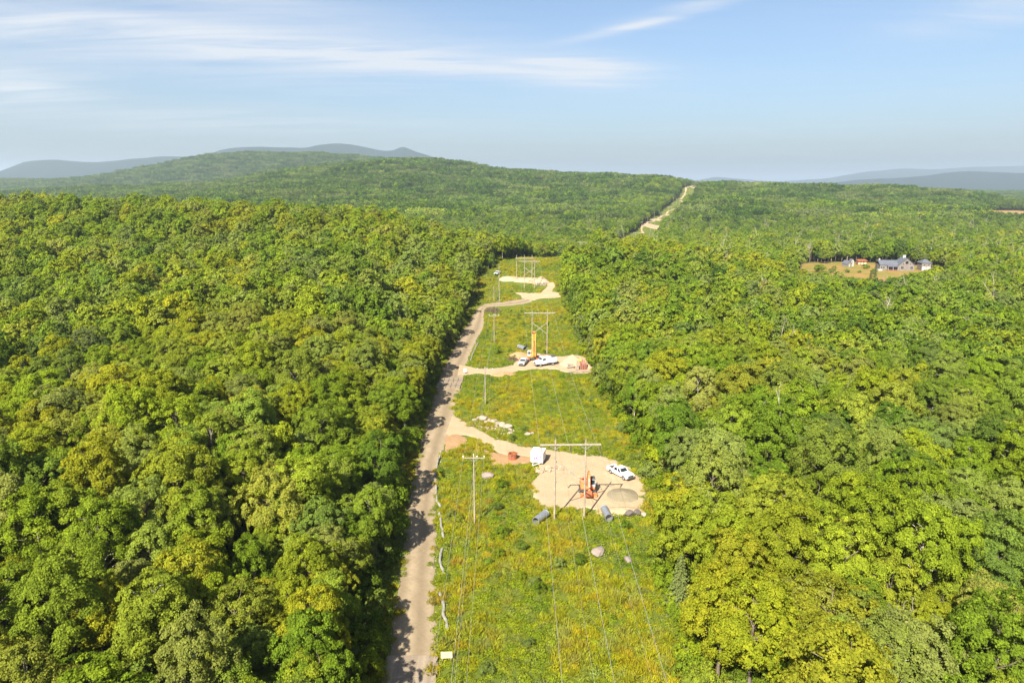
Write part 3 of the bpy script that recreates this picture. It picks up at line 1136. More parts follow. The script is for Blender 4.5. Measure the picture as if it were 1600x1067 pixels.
# near and middle wood
X, Y, rs = scatter(-900, 960, 20, 1010, 4.75, 501)
keep = (np.abs(X) < Y * 0.80 + 60) & tree_allowed(X, Y)
X, Y = X[keep], Y[keep]
T = tint_field(X, Y, rs)
Zg = terrain(X, Y)
hl = height_limit(X, Y, Zg)
kind = rs.integers(0, NK, len(X))
Hs = np.array([k[0] for k in KIND_SIZE])[kind]
S = 0.92 * rs.uniform(0.62, 1.26, len(X)) * (0.88 + 0.3 * fbm(X / 50, Y / 50, 91, 2))
S = np.where(X > 60, S * 0.93, S)
roadside = (Y < 290) & (X < 0) & (X > road_left(Y) - 11)
S = np.where(roadside, np.clip(S, 11.0 / Hs, 13.5 / Hs), S)
S = np.minimum(S, hl / Hs)
ok = S > 0.22
X, Y, Zg, T, kind, S, Hs = (a[ok] for a in (X, Y, Zg, T, kind, S, Hs))
dist = np.hypot(np.hypot(X, Y), CAM_Z - Zg - Hs)
px, py = view_px(X, Y, Zg + Hs * S * 0.8)
inview = (px > -15) & (px < 1615) & (py < 1090) & (py > 0)
is_far = dist > 210
u = rs.uniform(size=len(X))
role = np.where(u < 0.032, 2, np.where(u < 0.040, 3, 0))
role = np.where((X > 60) & (u > 0.040) & (u < 0.056 + 0.020 * sstep(Y, 200, 500)), 3, role)
role = np.where((dist < 190) | ((X < 30) & (role == 3)), 0, role)
# the 300 broadleaf trees that show largest stand alone
cand = np.where(inview & ~is_far & (role == 0))[0]
cand = cand[np.argsort(dist[cand])][:300]
single = np.zeros(len(X), bool)
single[cand] = True
ROT = rs.uniform(0, 2 * math.pi, len(X))

TONES = [(0.30, "dark green"), (0.44, "deep green"), (0.55, "mid-green"), (0.66, "bright green"), (0.80, "yellow-green"), (9, "golden-green")]
FORM = ["rounded", "broad", "small rounded", "pale-stemmed tall", "spreading", "slim small", "pale-stemmed slender", "wide-crowned"]


def tone(v):
    return next(n for lim, n in TONES if v < lim)


def place_words(x, y, d):
    if d < 0:
        e = -d - 20
        if e < 8:
            return "overhanging the dirt road " + ("near the timber mats" if y < 88 else "short of the first pole" if y < 105 else "opposite the orange excavator" if y < 135 else "opposite the white boulders")
        if e < 20:
            return "behind the roadside trees, " + ("near the timber mats" if y < 88 else "level with the culverts" if y < 112 else "level with the pickup" if y < 140 else "level with the boulders")
        k = "well left of the dirt road" if e < 45 else "far left of the dirt road"
        return k + (" at the picture's foot" if y < 84 else ", level with the culverts" if y < 112 else ", level with the pickup" if y < 140 else ", level with the boulders")
    e = d - 24
    k = "bordering the grassy strip" if e < 8 else "behind the strip's right border" if e < 20 else "well right of the grassy strip" if e < 48 else "far right of the grassy strip"
    return k + (" at the picture's foot" if y < 84 else ", level with the culverts" if y < 112 else ", level with the pickup" if y < 140 else ", beyond the pickup")


def add_tree(x, y, z, k, s, r, tint, label, group, sq=1.0, name="broadleaf_tree", crown=None, trunk=None, cat="tree"):
    e = put(name, None, None, (x, y, z), (0, 0, r))
    e.scale = (s, s, s * sq)
    e.empty_display_size = 0.2
    tag(e, label, cat, group)
    if trunk is not None:
        put("trunk", trunk, e)
    if crown is not None:
        c_ = put("crown", crown, e)
        c_["tint"] = float(tint)
    return e


RD = row_dist(X, Y)
LAB = {i: "%s %s tree %s" % (FORM[kind[i]], tone(T[i]), place_words(X[i], Y[i], RD[i])) for i in np.where(single)[0]}
SAME = {}
for i, l in LAB.items():
    SAME.setdefault(l, []).append(i)
for l, ii in SAME.items():
    if len(ii) > 1:          # look-alikes in one place are told apart by their order across the picture
        ii.sort(key=lambda i: px[i])
        words = ["leftmost", "second-left", "third-left", "fourth-left", "fifth-left", "sixth-left"][:len(ii) - 1] + ["rightmost"]
        if len(ii) == 3:
            words[1] = "middle"
        for i, w in zip(ii, words):
            LAB[i] = l + ", " + w
for i in np.where(single)[0]:
    lab = LAB[i]
    add_tree(X[i], Y[i], Zg[i], kind[i], float(S[i]), float(ROT[i]), T[i], lab, "trees " + place_words(X[i], Y[i], RD[i]), float(0.86 + 0.34 * ((i * 0.618) % 1)),
             "broadleaf_tree", KIND_CROWN[kind[i]], KIND_TRUNK[kind[i]])

r_ = ~single
pidx = np.where(role == 2, rs.choice(IDX["conifer"], len(X)), np.where(role == 3, rs.choice(IDX["bare"], len(X)),
                np.where(is_far, rs.choice(IDX["mid"], len(X)), np.array(IDX["near"])[kind])))
pts.append(np.stack([X, Y, Zg, pidx, S, ROT, T], 1)[r_])

# saplings and bushes under the near wood
Xu, Yu, ru = scatter(-330, 330, 45, 330, 4.2, 511)
ku = (np.abs(Xu) < Yu * 0.80 + 30) & tree_allowed(Xu, Yu)
Xu, Yu = Xu[ku], Yu[ku]
pts.append(np.stack([Xu, Yu, terrain(Xu, Yu) - 0.1, ru.choice(IDX["bush"], len(Xu)), ru.uniform(0.9, 1.9, len(Xu)), ru.uniform(0, 6.28, len(Xu)), np.clip(ru.normal(size=len(Xu)) * 0.15 + 0.3, 0, 1)], 1))
# far wood in patches
X, Y, rs = scatter(-3600, 3600, 1000, 4700, 38.0, 502, 0.12)
d = np.abs(row_dist(X, Y))
keep = (np.abs(X) < Y * 0.80 + 60) & ~in_poly(X, Y, FIELD) & ((Y < 3000) | (np.abs(X) < 4000))
wide = keep & (d > 46)
X1, Y1 = X[wide], Y[wide]
T1 = np.clip(tint_field(X1, Y1, rs) + (fbm(X1 / 260, Y1 / 260, 77, 3) - 0.5) * 0.8 - 0.22 - 0.20 * sstep(Y1, 1000, 2000), 0.02, 0.9)  # lowered tint puts the far crowns' missing self-shade into leaf colour
pts.append(np.stack([X1, Y1, terrain(X1, Y1), rs.choice(IDX["patch"], len(X1)), rs.uniform(0.85, 1.25, len(X1)), rs.uniform(0, 6.28, len(X1)), T1], 1))
# single middle trees fill the strip's far borders and the rim of the hay field
X, Y, rs = scatter(100, 960, 1000, 3000, 5.6, 503)
d = np.abs(row_dist(X, Y))
keep = (d > 17) & (d < 62) & ~in_poly(X, Y, FIELD)
X, Y = X[keep], Y[keep]
pts.append(np.stack([X, Y, terrain(X, Y), rs.choice(IDX["mid"], len(X)), rs.uniform(0.75, 1.12, len(X)), rs.uniform(0, 6.28, len(X)), tint_field(X, Y, rs) - 0.1], 1))


def gn_scatter(name, P_, label, coll):
    """point mesh whose points carry instances of the kinds in a collection"""
    me = bpy.data.meshes.new(name)
    me.vertices.add(len(P_))
    me.vertices.foreach_set("co", np.ascontiguousarray(P_[:, :3], np.float32).ravel())
    for nm, col, typ in (("pick", 3, 'INT'), ("scl", 4, 'FLOAT'), ("rz", 5, 'FLOAT'), ("tint", 6, 'FLOAT')):
        a = me.attributes.new(nm, typ, 'POINT')
        a.data.foreach_set("value", np.ascontiguousarray(P_[:, col], np.int32 if typ == 'INT' else np.float32))
    o = put(name, me)
    g = bpy.data.node_groups.new(name, 'GeometryNodeTree')
    g.interface.new_socket("Geometry", in_out='INPUT', socket_type='NodeSocketGeometry')
    g.interface.new_socket("Geometry", in_out='OUTPUT', socket_type='NodeSocketGeometry')
    N, Lk = g.nodes, g.links
    gi, go = N.new("NodeGroupInput"), N.new("NodeGroupOutput")
    ci = N.new("GeometryNodeCollectionInfo")
    ci.inputs["Collection"].default_value = coll
    ci.inputs["Separate Children"].default_value = True
    ci.inputs["Reset Children"].default_value = True
    iop = N.new("GeometryNodeInstanceOnPoints")
    iop.inputs["Pick Instance"].default_value = True

    def at(nm, typ):
        a = N.new("GeometryNodeInputNamedAttribute")
        a.data_type = typ
        a.inputs["Name"].default_value = nm
        return a.outputs["Attribute"]
    cb = N.new("ShaderNodeCombineXYZ")
    Lk.new(at("rz", 'FLOAT'), cb.inputs["Z"])
    Lk.new(gi.outputs[0], iop.inputs["Points"])
    Lk.new(ci.outputs[0], iop.inputs["Instance"])
    Lk.new(at("pick", 'INT'), iop.inputs["Instance Index"])
    Lk.new(cb.outputs[0], iop.inputs["Rotation"])
    Lk.new(at("scl", 'FLOAT'), iop.inputs["Scale"])
    Lk.new(iop.outputs[0], go.inputs[0])
    md = o.modifiers.new("scatter", 'NODES')
    md.node_group = g
    return tag(o, label, None, None, "stuff")


gn_scatter("forest", np.concatenate(pts), "mixed broadleaf forest covering the slopes and hills", PROTO)

# ------------------------------------------------------------------ low growth on the cleared strip
LOW = bpy.data.collections.new("low_kinds")
LOWN = 0
for k in range(8):
    rs = np.random.default_rng(600 + k)
    if k < 5:      # leafy mounds: ferns, bramble, meadowsweet
        n = 230
        d = unit(rs.normal(size=(n, 3)))
        d[:, 2] = np.abs(d[:, 2])
        C = d * np.array([0.75, 0.75, rs.uniform(0.38, 0.75)]) * rs.uniform(0.5, 1.05, n)[:, None]
        V, F = leaves(C, unit(d * 0.8 + np.array([0, 0, 0.5]) + rs.normal(size=d.shape) * 0.5), 0.17, 1, rs, 0.55)
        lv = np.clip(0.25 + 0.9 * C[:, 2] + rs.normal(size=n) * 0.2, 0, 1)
    else:          # grass and goldenrod stalks
        n = 190
        b = rs.normal(size=(n, 2)) * 0.42
        h = rs.uniform(0.4, 0.95, n)
        ln = rs.normal(size=(n, 2)) * 0.16
        w = rs.normal(size=(n, 2))
        w = w / np.linalg.norm(w, axis=1)[:, None] * 0.04
        z0 = np.zeros((n, 1))
        V = np.stack([np.hstack([b - w, z0]), np.hstack([b + w, z0]), np.hstack([b + ln + w * 1.2, h[:, None] * 0.7]), np.hstack([b + ln * 1.8, h[:, None]])], 1).reshape(-1, 3)
        F = np.arange(4 * n).reshape(-1, 4)
        lv = rs.uniform(0.3, 1, n)
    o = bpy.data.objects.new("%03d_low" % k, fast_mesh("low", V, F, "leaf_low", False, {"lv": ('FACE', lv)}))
    LOW.objects.link(o)
for k in range(3):
    LOW.objects.link(bpy.data.objects.new("%03d_bush" % (8 + k), BUSH[k][0]))

X, Y, rs = scatter(-26, 40, 48, 420, 0.92, 504)
d = row_dist(X, Y)
keep = (np.abs(d) < 28) & (~on_bare(X, Y) | ((rs.uniform(size=len(X)) < 0.3) & ~(on_bare(X + 1.1, Y) & on_bare(X - 1.1, Y) & on_bare(X, Y + 1.4) & on_bare(X, Y - 1.4))))
keep &= ~((Y > 185) & on_bare(X, Y + 1.8)) & ~((Y > 280) & (on_bare(X, Y + 3.5) | on_bare(X, Y + 6.0)))
keep &= rs.uniform(size=len(X)) < np.interp(Y, [48, 200, 420], [1.0, 0.72, 0.45])
X, Y = X[keep], Y[keep]
a_ = fbm(X / 9.0, Y / 14.0, 81, 4)
b_ = fbm(X / 3.2, Y / 3.2, 82, 3)
T = 0.60 + (a_ - 0.5) * 1.15 + (b_ - 0.5) * 0.5 + rs.normal(size=len(X)) * 0.12
red = (fbm(X / 2.0, Y / 2.0, 83, 2) > 0.86)
T = np.clip(np.where(red, 1.0, np.minimum(T, 0.9)), 0.0, 1.0)
pick = np.where(T > 0.66, rs.integers(3, 8, len(X)), rs.integers(0, 5, len(X)))
S = rs.uniform(0.65, 1.25, len(X)) * np.interp(Y, [48, 200, 280, 420], [1.0, 1.0, 0.85, 1.0]) * np.interp(T, [0, 0.4, 1], [1.3, 1.0, 0.85])
low = [np.stack([X, Y, terrain(X, Y) - 0.05, pick, S, rs.uniform(0, 6.28, len(X)), T], 1)]
# bushes along both borders of the wood
X, Y, rs = scatter(-32, 42, 48, 440, 2.3, 505)
d = row_dist(X, Y)
left = np.where(Y < 285, road_left(Y) - 4.0, -24.0)
keep = (((d > 20.5 + 2.0 * fbm(Y / 9, Y * 0, 5, 2) - 5.0 * (1 - sstep(Y, 84, 112)) - 1.5 * sstep(Y, 140, 190)) & (d < 30)) | ((d < left - 1.2) & (d > left - 8))) & ~on_bare(X, Y)
keep &= rs.uniform(size=len(X)) < 0.75
X, Y = X[keep], Y[keep]
low.append(np.stack([X, Y, terrain(X, Y) - 0.1, rs.integers(8, 11, len(X)), rs.uniform(0.5, 1.1, len(X)), rs.uniform(0, 6.28, len(X)), np.clip(rs.normal(size=len(X)) * 0.13 + 0.28, 0, 1)], 1))
X, Y, rs = scatter(-20, 26, 50, 400, 3.4, 506)
n_ = fbm(X / 11.0, Y / 16.0, 84, 3)
keep = ~on_bare(X, Y) & ~on_bare(X, Y + 2.5) & (np.abs(row_dist(X, Y)) < 24) & (n_ > 0.50) & (rs.uniform(size=len(X)) < 0.55) & ~((Y > 185) & (on_bare(X, Y + 5) | on_bare(X, Y + 9)))
X, Y = X[keep], Y[keep]
low.append(np.stack([X, Y, terrain(X, Y) - 0.1, rs.integers(8, 11, len(X)), rs.uniform(0.18, 0.42, len(X)), rs.uniform(0, 6.28, len(X)), np.clip(rs.normal(size=len(X)) * 0.12 + 0.26, 0, 1)], 1))
gn_scatter("undergrowth", np.concatenate(low), "ferns, brambles and goldenrod covering the cleared strip", LOW)

# ------------------------------------------------------------------ things on the strip
simple("pole_wood", (0.25, 0.205, 0.155), 0.85, 0, 0.3, 1.5, 0.2, 0.2, (0.16, 0.11, 0.07), 0.35)
simple("arm_wood", (0.24, 0.21, 0.165), 0.8, 0, 0.2, 2.0, 0.2, 0.1)
simple("glass_insulator", (0.10, 0.045, 0.03), 0.25, 0, 0.15, 4.0, 0.5)
simple("galvanised", (0.42, 0.44, 0.46), 0.42, 0.75, 0.2, 2.5, 0.5, 0.05, (0.28, 0.26, 0.23), 0.5)
simple("wire_metal", (0.38, 0.38, 0.36), 0.5, 0.5, 0.1, 0.5)
simple("white_paint", (0.60, 0.60, 0.585), 0.35, 0, 0.06, 1.5, 0.5, 0, (0.45, 0.36, 0.25), 0.35)
simple("grey_paint", (0.42, 0.43, 0.44), 0.4, 0, 0.1, 1.5, 0.5, 0, (0.30, 0.24, 0.17), 0.4)
simple("dark_rubber", (0.035, 0.033, 0.031), 0.85, 0, 0.2, 6, 0.2, 0.1, (0.22, 0.17, 0.11), 0.6)
simple("dark_steel", (0.07, 0.068, 0.066), 0.6, 0.2, 0.25, 4, 0.4, 0.1, (0.24, 0.19, 0.13), 0.5)
simple("wheel_rim", (0.38, 0.38, 0.38), 0.4, 0.6, 0.15, 4)
simple("dark_glass", (0.016, 0.020, 0.026), 0.08, 0, 0.2, 2, 0.6)
simple("orange_paint", (0.62, 0.155, 0.045), 0.45, 0, 0.15, 2.5, 0.4, 0, (0.40, 0.24, 0.13), 0.45)
simple("yellow_paint", (0.55, 0.25, 0.035), 0.45, 0, 0.15, 2.5, 0.4, 0, (0.38, 0.25, 0.12), 0.4)
simple("rust_steel", (0.23, 0.075, 0.032), 0.85, 0.1, 0.35, 2.5, 0.3, 0.2, (0.11, 0.045, 0.03), 0.6)
simple("rust_red", (0.17, 0.06, 0.038), 0.75, 0, 0.3, 2.0, 0.3, 0.1, (0.15, 0.07, 0.04), 0.5)
simple("purple_print", (0.28, 0.09, 0.40), 0.5, 0, 0.25, 3.0)
simple("lamp_amber", (0.70, 0.25, 0.03), 0.3, 0, 0.1, 2.0)
simple("lamp_clear", (0.72, 0.73, 0.74), 0.15, 0, 0.1, 2.0, 0.6)
simple("lamp_red", (0.45, 0.02, 0.015), 0.3, 0, 0.1, 2.0)
simple("timber_mat", (0.20, 0.16, 0.115), 0.9, 0, 0.35, 1.1, 0.15, 0.3, (0.15, 0.115, 0.08), 0.6)
simple("plywood", (0.50, 0.37, 0.22), 0.8, 0, 0.15, 1.5, 0.2)
simple("yellow_sheet", (0.68, 0.50, 0.02), 0.6, 0, 0.1, 1.5)
simple("rock_pale", (0.235, 0.195, 0.15), 0.9, 0, 0.28, 1.6, 0.2, 0.5, (0.26, 0.21, 0.16), 0.5)
simple("rock_grey", (0.19, 0.155, 0.135), 0.9, 0, 0.28, 1.6, 0.2, 0.5, (0.17, 0.135, 0.11), 0.5)
simple("rock_dark", (0.10, 0.085, 0.075), 0.9, 0, 0.3, 1.6, 0.2, 0.5)
simple("gravel_grey", (0.185, 0.155, 0.10), 0.95, 0, 0.12, 6.0, 0.1, 0.6, (0.17, 0.145, 0.10), 0.5)
simple("gravel_tan", (0.32, 0.235, 0.15), 0.95, 0, 0.12, 4.0, 0.1, 0.6, (0.31, 0.225, 0.145), 0.5)
simple("rubble_stone", (0.30, 0.22, 0.155), 0.95, 0, 0.3, 2.0, 0.1, 0.4)
simple("filter_sock", (0.20, 0.195, 0.17), 0.9, 0, 0.2, 2.0, 0.1, 0.3, (0.25, 0.22, 0.16), 0.6)
simple("dead_brush", (0.12, 0.085, 0.06), 0.95, 0, 0.3, 3.0, 0.1)
simple("house_stone", (0.145, 0.125, 0.11), 0.9, 0, 0.2, 1.2, 0.2, 0.3)
simple("house_trim", (0.30, 0.29, 0.27), 0.6, 0, 0.06, 2.0)
simple("house_roof", (0.075, 0.082, 0.10), 0.8, 0, 0.2, 0.8, 0.3, 0.2)
simple("barn_red", (0.15, 0.065, 0.045), 0.8, 0, 0.2, 1.5)
TAU = 2 * math.pi


def zt(x, y):
    return float(terrain(x, y))


def wood_pole(parent, x, y, h, r=0.17, base=-0.6):
    return MB().pipe([(x, y, base), (x + 0.03, y, h * 0.5), (x, y, h)], [r, r * 0.86, r * 0.66], 10).build("pole", "pole_wood", parent, smooth=True)


def insulator_string(parent, x, y, z, n=7):
    m = MB().tube((x, y, z), (x, y, z - 0.15 * n - 0.1), 0.025, n=6)
    for i in range(n):
        m.lathe([(0.03, 0.05), (0.13, 0.0), (0.12, -0.03), (0.03, -0.04)], 10, (x, y, z - 0.14 - 0.15 * i))
    return m.build("insulator", "glass_insulator", parent, smooth=True)


def h_frame(label, x, y, h, rz, spacing=5.0, arm=10.0, cross=True, group=None, z=None, detail=True):
    e = thing("power_line_frame", label, "utility pole", (x, y), rz, group)
    s = spacing / 2
    za = h - 0.75
    for sx in (-s, s):
        wood_pole(e, sx, 0, h)
        if detail:
            MB().tube((sx, 0, h), (sx, 0, h + 0.45), 0.035, n=6).build("pole_pin", "galvanised", e)
    MB().box((0, -0.21, za), (arm, 0.14, 0.26), bevel=0.02).build("crossarm", "arm_wood", e)
    if detail:
        for sx in (-s, s):
            for d in (-1, 1):
                MB().tube((sx, -0.24, za - 0.85), (sx + d * 0.95, -0.24, za - 0.12), 0.045, n=6).build("arm_brace", "galvanised", e)
    if cross:
        zl, zh = (h * 0.46, h * 0.46 + spacing * 0.78)
        MB().box((0, 0.19, (zl + zh) / 2), (math.hypot(spacing, zh - zl), 0.10, 0.15), (0, -math.atan2(zh - zl, spacing), 0)).build("cross_brace", "arm_wood", e)
        MB().box((0, 0.30, (zl + zh) / 2), (math.hypot(spacing, zh - zl), 0.10, 0.15), (0, math.atan2(zh - zl, spacing), 0)).build("cross_brace", "arm_wood", e)
    for ix in (-arm / 2 + 0.15, 0, arm / 2 - 0.15):
        insulator_string(e, ix, -0.21, za - 0.13, 7 if detail else 5)
    return e


h_frame("tall wooden H-frame pylon standing between the two grey culvert pipes", 9.6, 107.8, 14.2, math.radians(1.5))
h_frame("wooden H-frame pylon with X bracing behind the yellow drill rig", 9.1, 225.1, 14.6, 0.0)
h_frame("wooden H-frame pylon in the grass before the farthest gravel pad", 8.5, 337.6, 14.0, 0.0, 5.0, 10.0)
# three-pole angle structure on the last pad
e = thing("angle_structure", "three-pole wooden angle structure standing on the farthest gravel pad", "utility pole", (6.3, 355.5))
for sx in (-4.0, 0.0, 3.9):
    wood_pole(e, sx, 0.0, 12.0)
    insulator_string(e, sx, -0.25, 10.0, 5)
MB().box((0.0, -0.2, 10.3), (9.2, 0.14, 0.26), bevel=0.02).build("crossarm", "arm_wood", e)
for sx, dx in ((-4.0, -7.5), (0.0, -6.5), (3.9, -5.5)):
    MB().tube((sx, 0, 9.6), (sx + dx, 2.5, 0.2), 0.02, n=5).build("guy_wire", "wire_metal", e)

far_names = ["sunk in the valley wood past the bend", "low in the valley wood past the bend", "on the far valley floor", "at the foot of the far sandy track",
             "beside the far sandy clearing", "above the far sandy clearing", "on the lower hillside track", "a third of the way up the notch", "halfway up to the notch",
             "two thirds up to the notch", "just below the notch", "on the skyline notch"]
for k, yy in enumerate([480, 620, 770, 925, 1040, 1150, 1290, 1440, 1600, 1780, 1980, 2190]):
    cx, cy = off_row(yy, 5.0)
    h_frame("small distant H-frame pylon %s of the cleared strip" % far_names[k], cx, cy, 15.0, -math.atan2(*(np.subtract(ROW_LINE[3], ROW_LINE[2]))) if yy > 960 else -0.29,
            5.0, 10.0, False, "distant pylons up the far strip", detail=False)


def t_pole(label, x, y, h, arm, rz=0.0, guys=False, group=None):
    e = thing("utility_pole", label, "utility pole", (x, y), rz, group)
    wood_pole(e, 0, 0, h, 0.15)
    if arm:
        MB().box((0, -0.17, h - 0.35), (arm, 0.10, 0.13), bevel=0.01).build("crossarm", "arm_wood", e)
        for d in (-1, 1):
            MB().tube((0, -0.2, h - 1.05), (d * 0.75, -0.2, h - 0.40), 0.03, n=5).build("arm_brace", "galvanised", e)
        for ix in (-arm / 2 + 0.1, 0.55, arm / 2 - 0.1):
            MB().lathe([(0.02, -0.02), (0.03, 0.08), (0.075, 0.12), (0.06, 0.2), (0.085, 0.22), (0.03, 0.3), (0.0, 0.31)], 8, (ix, -0.17, h - 0.27)).build("insulator", "lamp_clear", e, smooth=True)
    MB().lathe([(0.02, 0), (0.06, 0.05), (0.05, 0.2), (0.0, 0.28)], 8, (0, 0, h)).build("top_insulator", "lamp_clear", e, smooth=True)
    if guys:
        for dx, z1 in ((-6.0, 0.72), (-4.6, 0.5)):
            MB().tube((0, 0, h * z1), (dx, 1.5, 0.1), 0.02, n=5).build("guy_wire", "wire_metal", e)
    return e


DP = [(-6.2, 106.0, 12.2, 3.6), (-6.85, 171.0, 9.6, 4.0), (-6.35, 242.0, 10.1, 3.6)]
t_pole("single wooden pole with short crossarm in the grass beside the dirt road", *DP[0])
t_pole("single wooden pole with crossarm between the two access tracks", *DP[1])
t_pole("single wooden pole with crossarm left of the yellow drill rig", *DP[2])
t_pole("tall guyed wooden pole without crossarm above the road's bend", -5.8, 312.9, 17.2, 0, 0, True)
t_pole("short stub pole beside the tall guyed pole at the road's bend", -8.2, 314.5, 6.5, 0)
for k, (yy, nm) in enumerate([(925, "at the foot of the far sandy track"), (985, "beside the far sandy clearing"), (1060, "above the far sandy clearing"), (1350, "on the lower hillside track"), (1680, "on the upper hillside track")]):
    cx, cy = off_row(yy, -9.0)
    t_pole("small distant single pole %s" % nm, cx, cy, 13.0, 3.2, -0.29)


# wires
def wire(name, label, stops, sag, r, group, cat="power line"):
    m = MB()
    pts = []
    for k, (a, b) in enumerate(zip(stops[:-1], stops[1:])):
        a, b = Vector(a), Vector(b)
        n = 22
        for i in range(n + (k == len(stops) - 2)):
            f = i / n
            p_ = a.lerp(b, f)
            s_ = sag[k] if isinstance(sag, (list, tuple)) else sag
            p_.z -= 4 * s_ * f * (1 - f)
            pts.append(p_)
    m.pipe(pts, r, 5)
    o = m.build(name, "wire_metal", smooth=True)
    return tag(o, label, cat, group)


za1, za2, za3 = 14.2 - 0.75 - 1.3, 14.6 - 0.75 - 1.3, zt(8.5, 337) + 14.0 - 0.75 - 1.3
for off, nm in ((-4.85, "left"), (0.0, "middle"), (4.85, "right")):
    pth = [(9.4 + off * 1.02, -70.0, 16.0), (9.6 + off, 107.5, za1), (9.1 + off, 224.8, za2), (8.5 + off, 337.3, za3)]
    pth.append((6.3 + off * 0.82, 355.2, zt(6.3, 355) + 9.9))
    prev = pth[-1]
    wire("conductor", "long bare conductor slung from the %s insulators of the H-frame pylons" % nm, pth, [4.2, 1.8, 1.6, 0.2], 0.017, None)
    fp = [pth[-1]]
    for yy in [480, 620, 770, 925, 1040, 1150, 1290, 1440, 1600, 1780, 1980, 2190]:
        cx, cy = off_row(yy, 5.0 + off)
        fp.append((cx, cy, zt(*off_row(yy, 5.0)) + 12.9))
    wire("conductor", "distant conductor on the %s side running up to the notch" % nm, fp, 2.2, 0.02, None)
for off, nm in ((-2.5, "left"), (2.5, "right")):
    wire("shield_wire", "thin shield wire along the %s pole tops of the H-frame pylons" % nm,
         [(9.4 + off, -70.0, 18.2), (9.6 + off, 107.8, 14.6), (9.1 + off, 225.1, 15.0), (8.5 + off, 337.6, zt(8.5, 337) + 14.4)], [2.6, 1.2, 1.1], 0.007, None)
for off, dz, nm, r in ((-1.65, -0.05, "outer left", 0.012), (0.55, -0.05, "middle", 0.010), (1.65, -0.05, "right", 0.010), (0.0, -2.0, "lowest", 0.015)):
    wire("service_wire", "%s wire of the single-pole line beside the dirt road" % nm,
         [(-5.2 + off, -40.0, 12.2 + dz)] + [(x + off, y - 0.17, zt(x, y) + h + dz) for x, y, h, _ in DP] + [(-5.8, 312.8, zt(-5.8, 312.9) + 13.0 + dz)], [2.4, 0.7, 0.8, 0.8], r, None)


# rocks
def rock_mesh(seed, mat, flat=0.7, sub=3):
    bm = bmesh.new()
    bmesh.ops.create_icosphere(bm, subdivisions=sub, radius=0.5)
    rs = np.random.default_rng(seed)
    pl = unit(rs.normal(size=(11, 3)))
    dl = rs.uniform(0.30, 0.46, 11)
    for v in bm.verts:
        c = np.array(v.co)
        for n_, d_ in zip(pl, dl):
            k = c @ n_ - d_
            if k > 0:
                c = c - n_ * k * 0.92
        c = c * (1 + 0.06 * (rs.uniform() - 0.5)) * np.array([1.25, 0.9, flat])
        v.co = Vector(c)
    me = bpy.data.meshes.new("boulder")
    bm.to_mesh(me)
    bm.free()
    me.materials.append(MATS[mat])
    return me


ROCKS = [rock_mesh(s, "rock_pale") for s in (1, 2, 3, 4)]
GREYR = [rock_mesh(s, "rock_grey", 0.6) for s in (5, 6)]
DARKR = [rock_mesh(s, "rock_dark", 0.8) for s in (7, 8)]


def boulder(label, x, y, s, me, rz, group=None, dz=0.0, tilt=0.0):
    o = put("boulder", me, None, (x, y, zt(x, y) + s * 0.22 + dz), (tilt, tilt * 0.5, rz))
    o.scale = (s, s, s)
    return tag(o, label, "boulder", group)


rock_words = ["largest pale boulder at the left head of the boulder row", "pale boulder second in the row beside the track", "pale boulder third in the row beside the track",
              "pale boulder fourth in the row beside the track", "slab-shaped pale boulder near the row's right end", "pale boulder at the right end of the row",
              "low pale stone before the largest boulder", "small pale stone tucked behind the boulder row", "small pale stone before the middle of the row",
              "small pale stone at the row's right foot", "pale stone left of the boulder row, close to the track", "small pale stone left of the largest boulder"]
for k, (x, y, s) in enumerate([(-7.0, 158.6, 2.1), (-5.3, 157.2, 1.5), (-4.4, 156.4, 1.5), (-3.3, 154.9, 1.6), (-2.2, 153.9, 2.0), (-1.0, 152.8, 2.0),
                               (-6.2, 156.4, 1.1), (-4.0, 157.8, 1.0), (-3.6, 153.4, 1.0), (-0.4, 151.3, 1.0), (-8.8, 157.4, 1.4), (-8.0, 159.6, 1.0)]):
    boulder(rock_words[k], x, y, s, ROCKS[k % 4], k * 1.3, "pale boulders in a row by the track", 0.1, 0.2 * math.sin(k * 2))
boulder("lone pale stone in the grass right of the boulder row", 3.5, 148.4, 1.3, ROCKS[1], 0.4)
boulder("smaller stone beside the lone pale stone in the grass", 4.6, 148.9, 1.0, ROCKS[2], 1.4)
boulder("flat stone below the boulder row at the track's edge", -0.3, 149.0, 1.2, ROCKS[3], 2.4)
boulder("grey boulder in the grass left of the gravel pad", -4.8, 124.8, 2.3, GREYR[0], 0.3)
boulder("large flat grey boulder in the grass below the pylon", 13.0, 96.4, 2.3, GREYR[1], 1.1, None, 0.1)
boulder("smaller grey boulder right of the large flat one", 17.3, 94.3, 1.4, GREYR[0], 2.0, None, 0.1)
boulder("dark broken rock at the pad's lower right bank", 19.8, 109.0, 1.6, DARKR[0], 0.2, None, 0.2)
boulder("pointed dark rock at the pad's lower right corner", 21.3, 109.1, 1.5, DARKR[1], 1.2, None, 0.3, 0.9)
boulder("pale rock between the dark rocks at the pad's corner", 22.3, 109.0, 1.1, ROCKS[0], 2.2, None, 0.2)


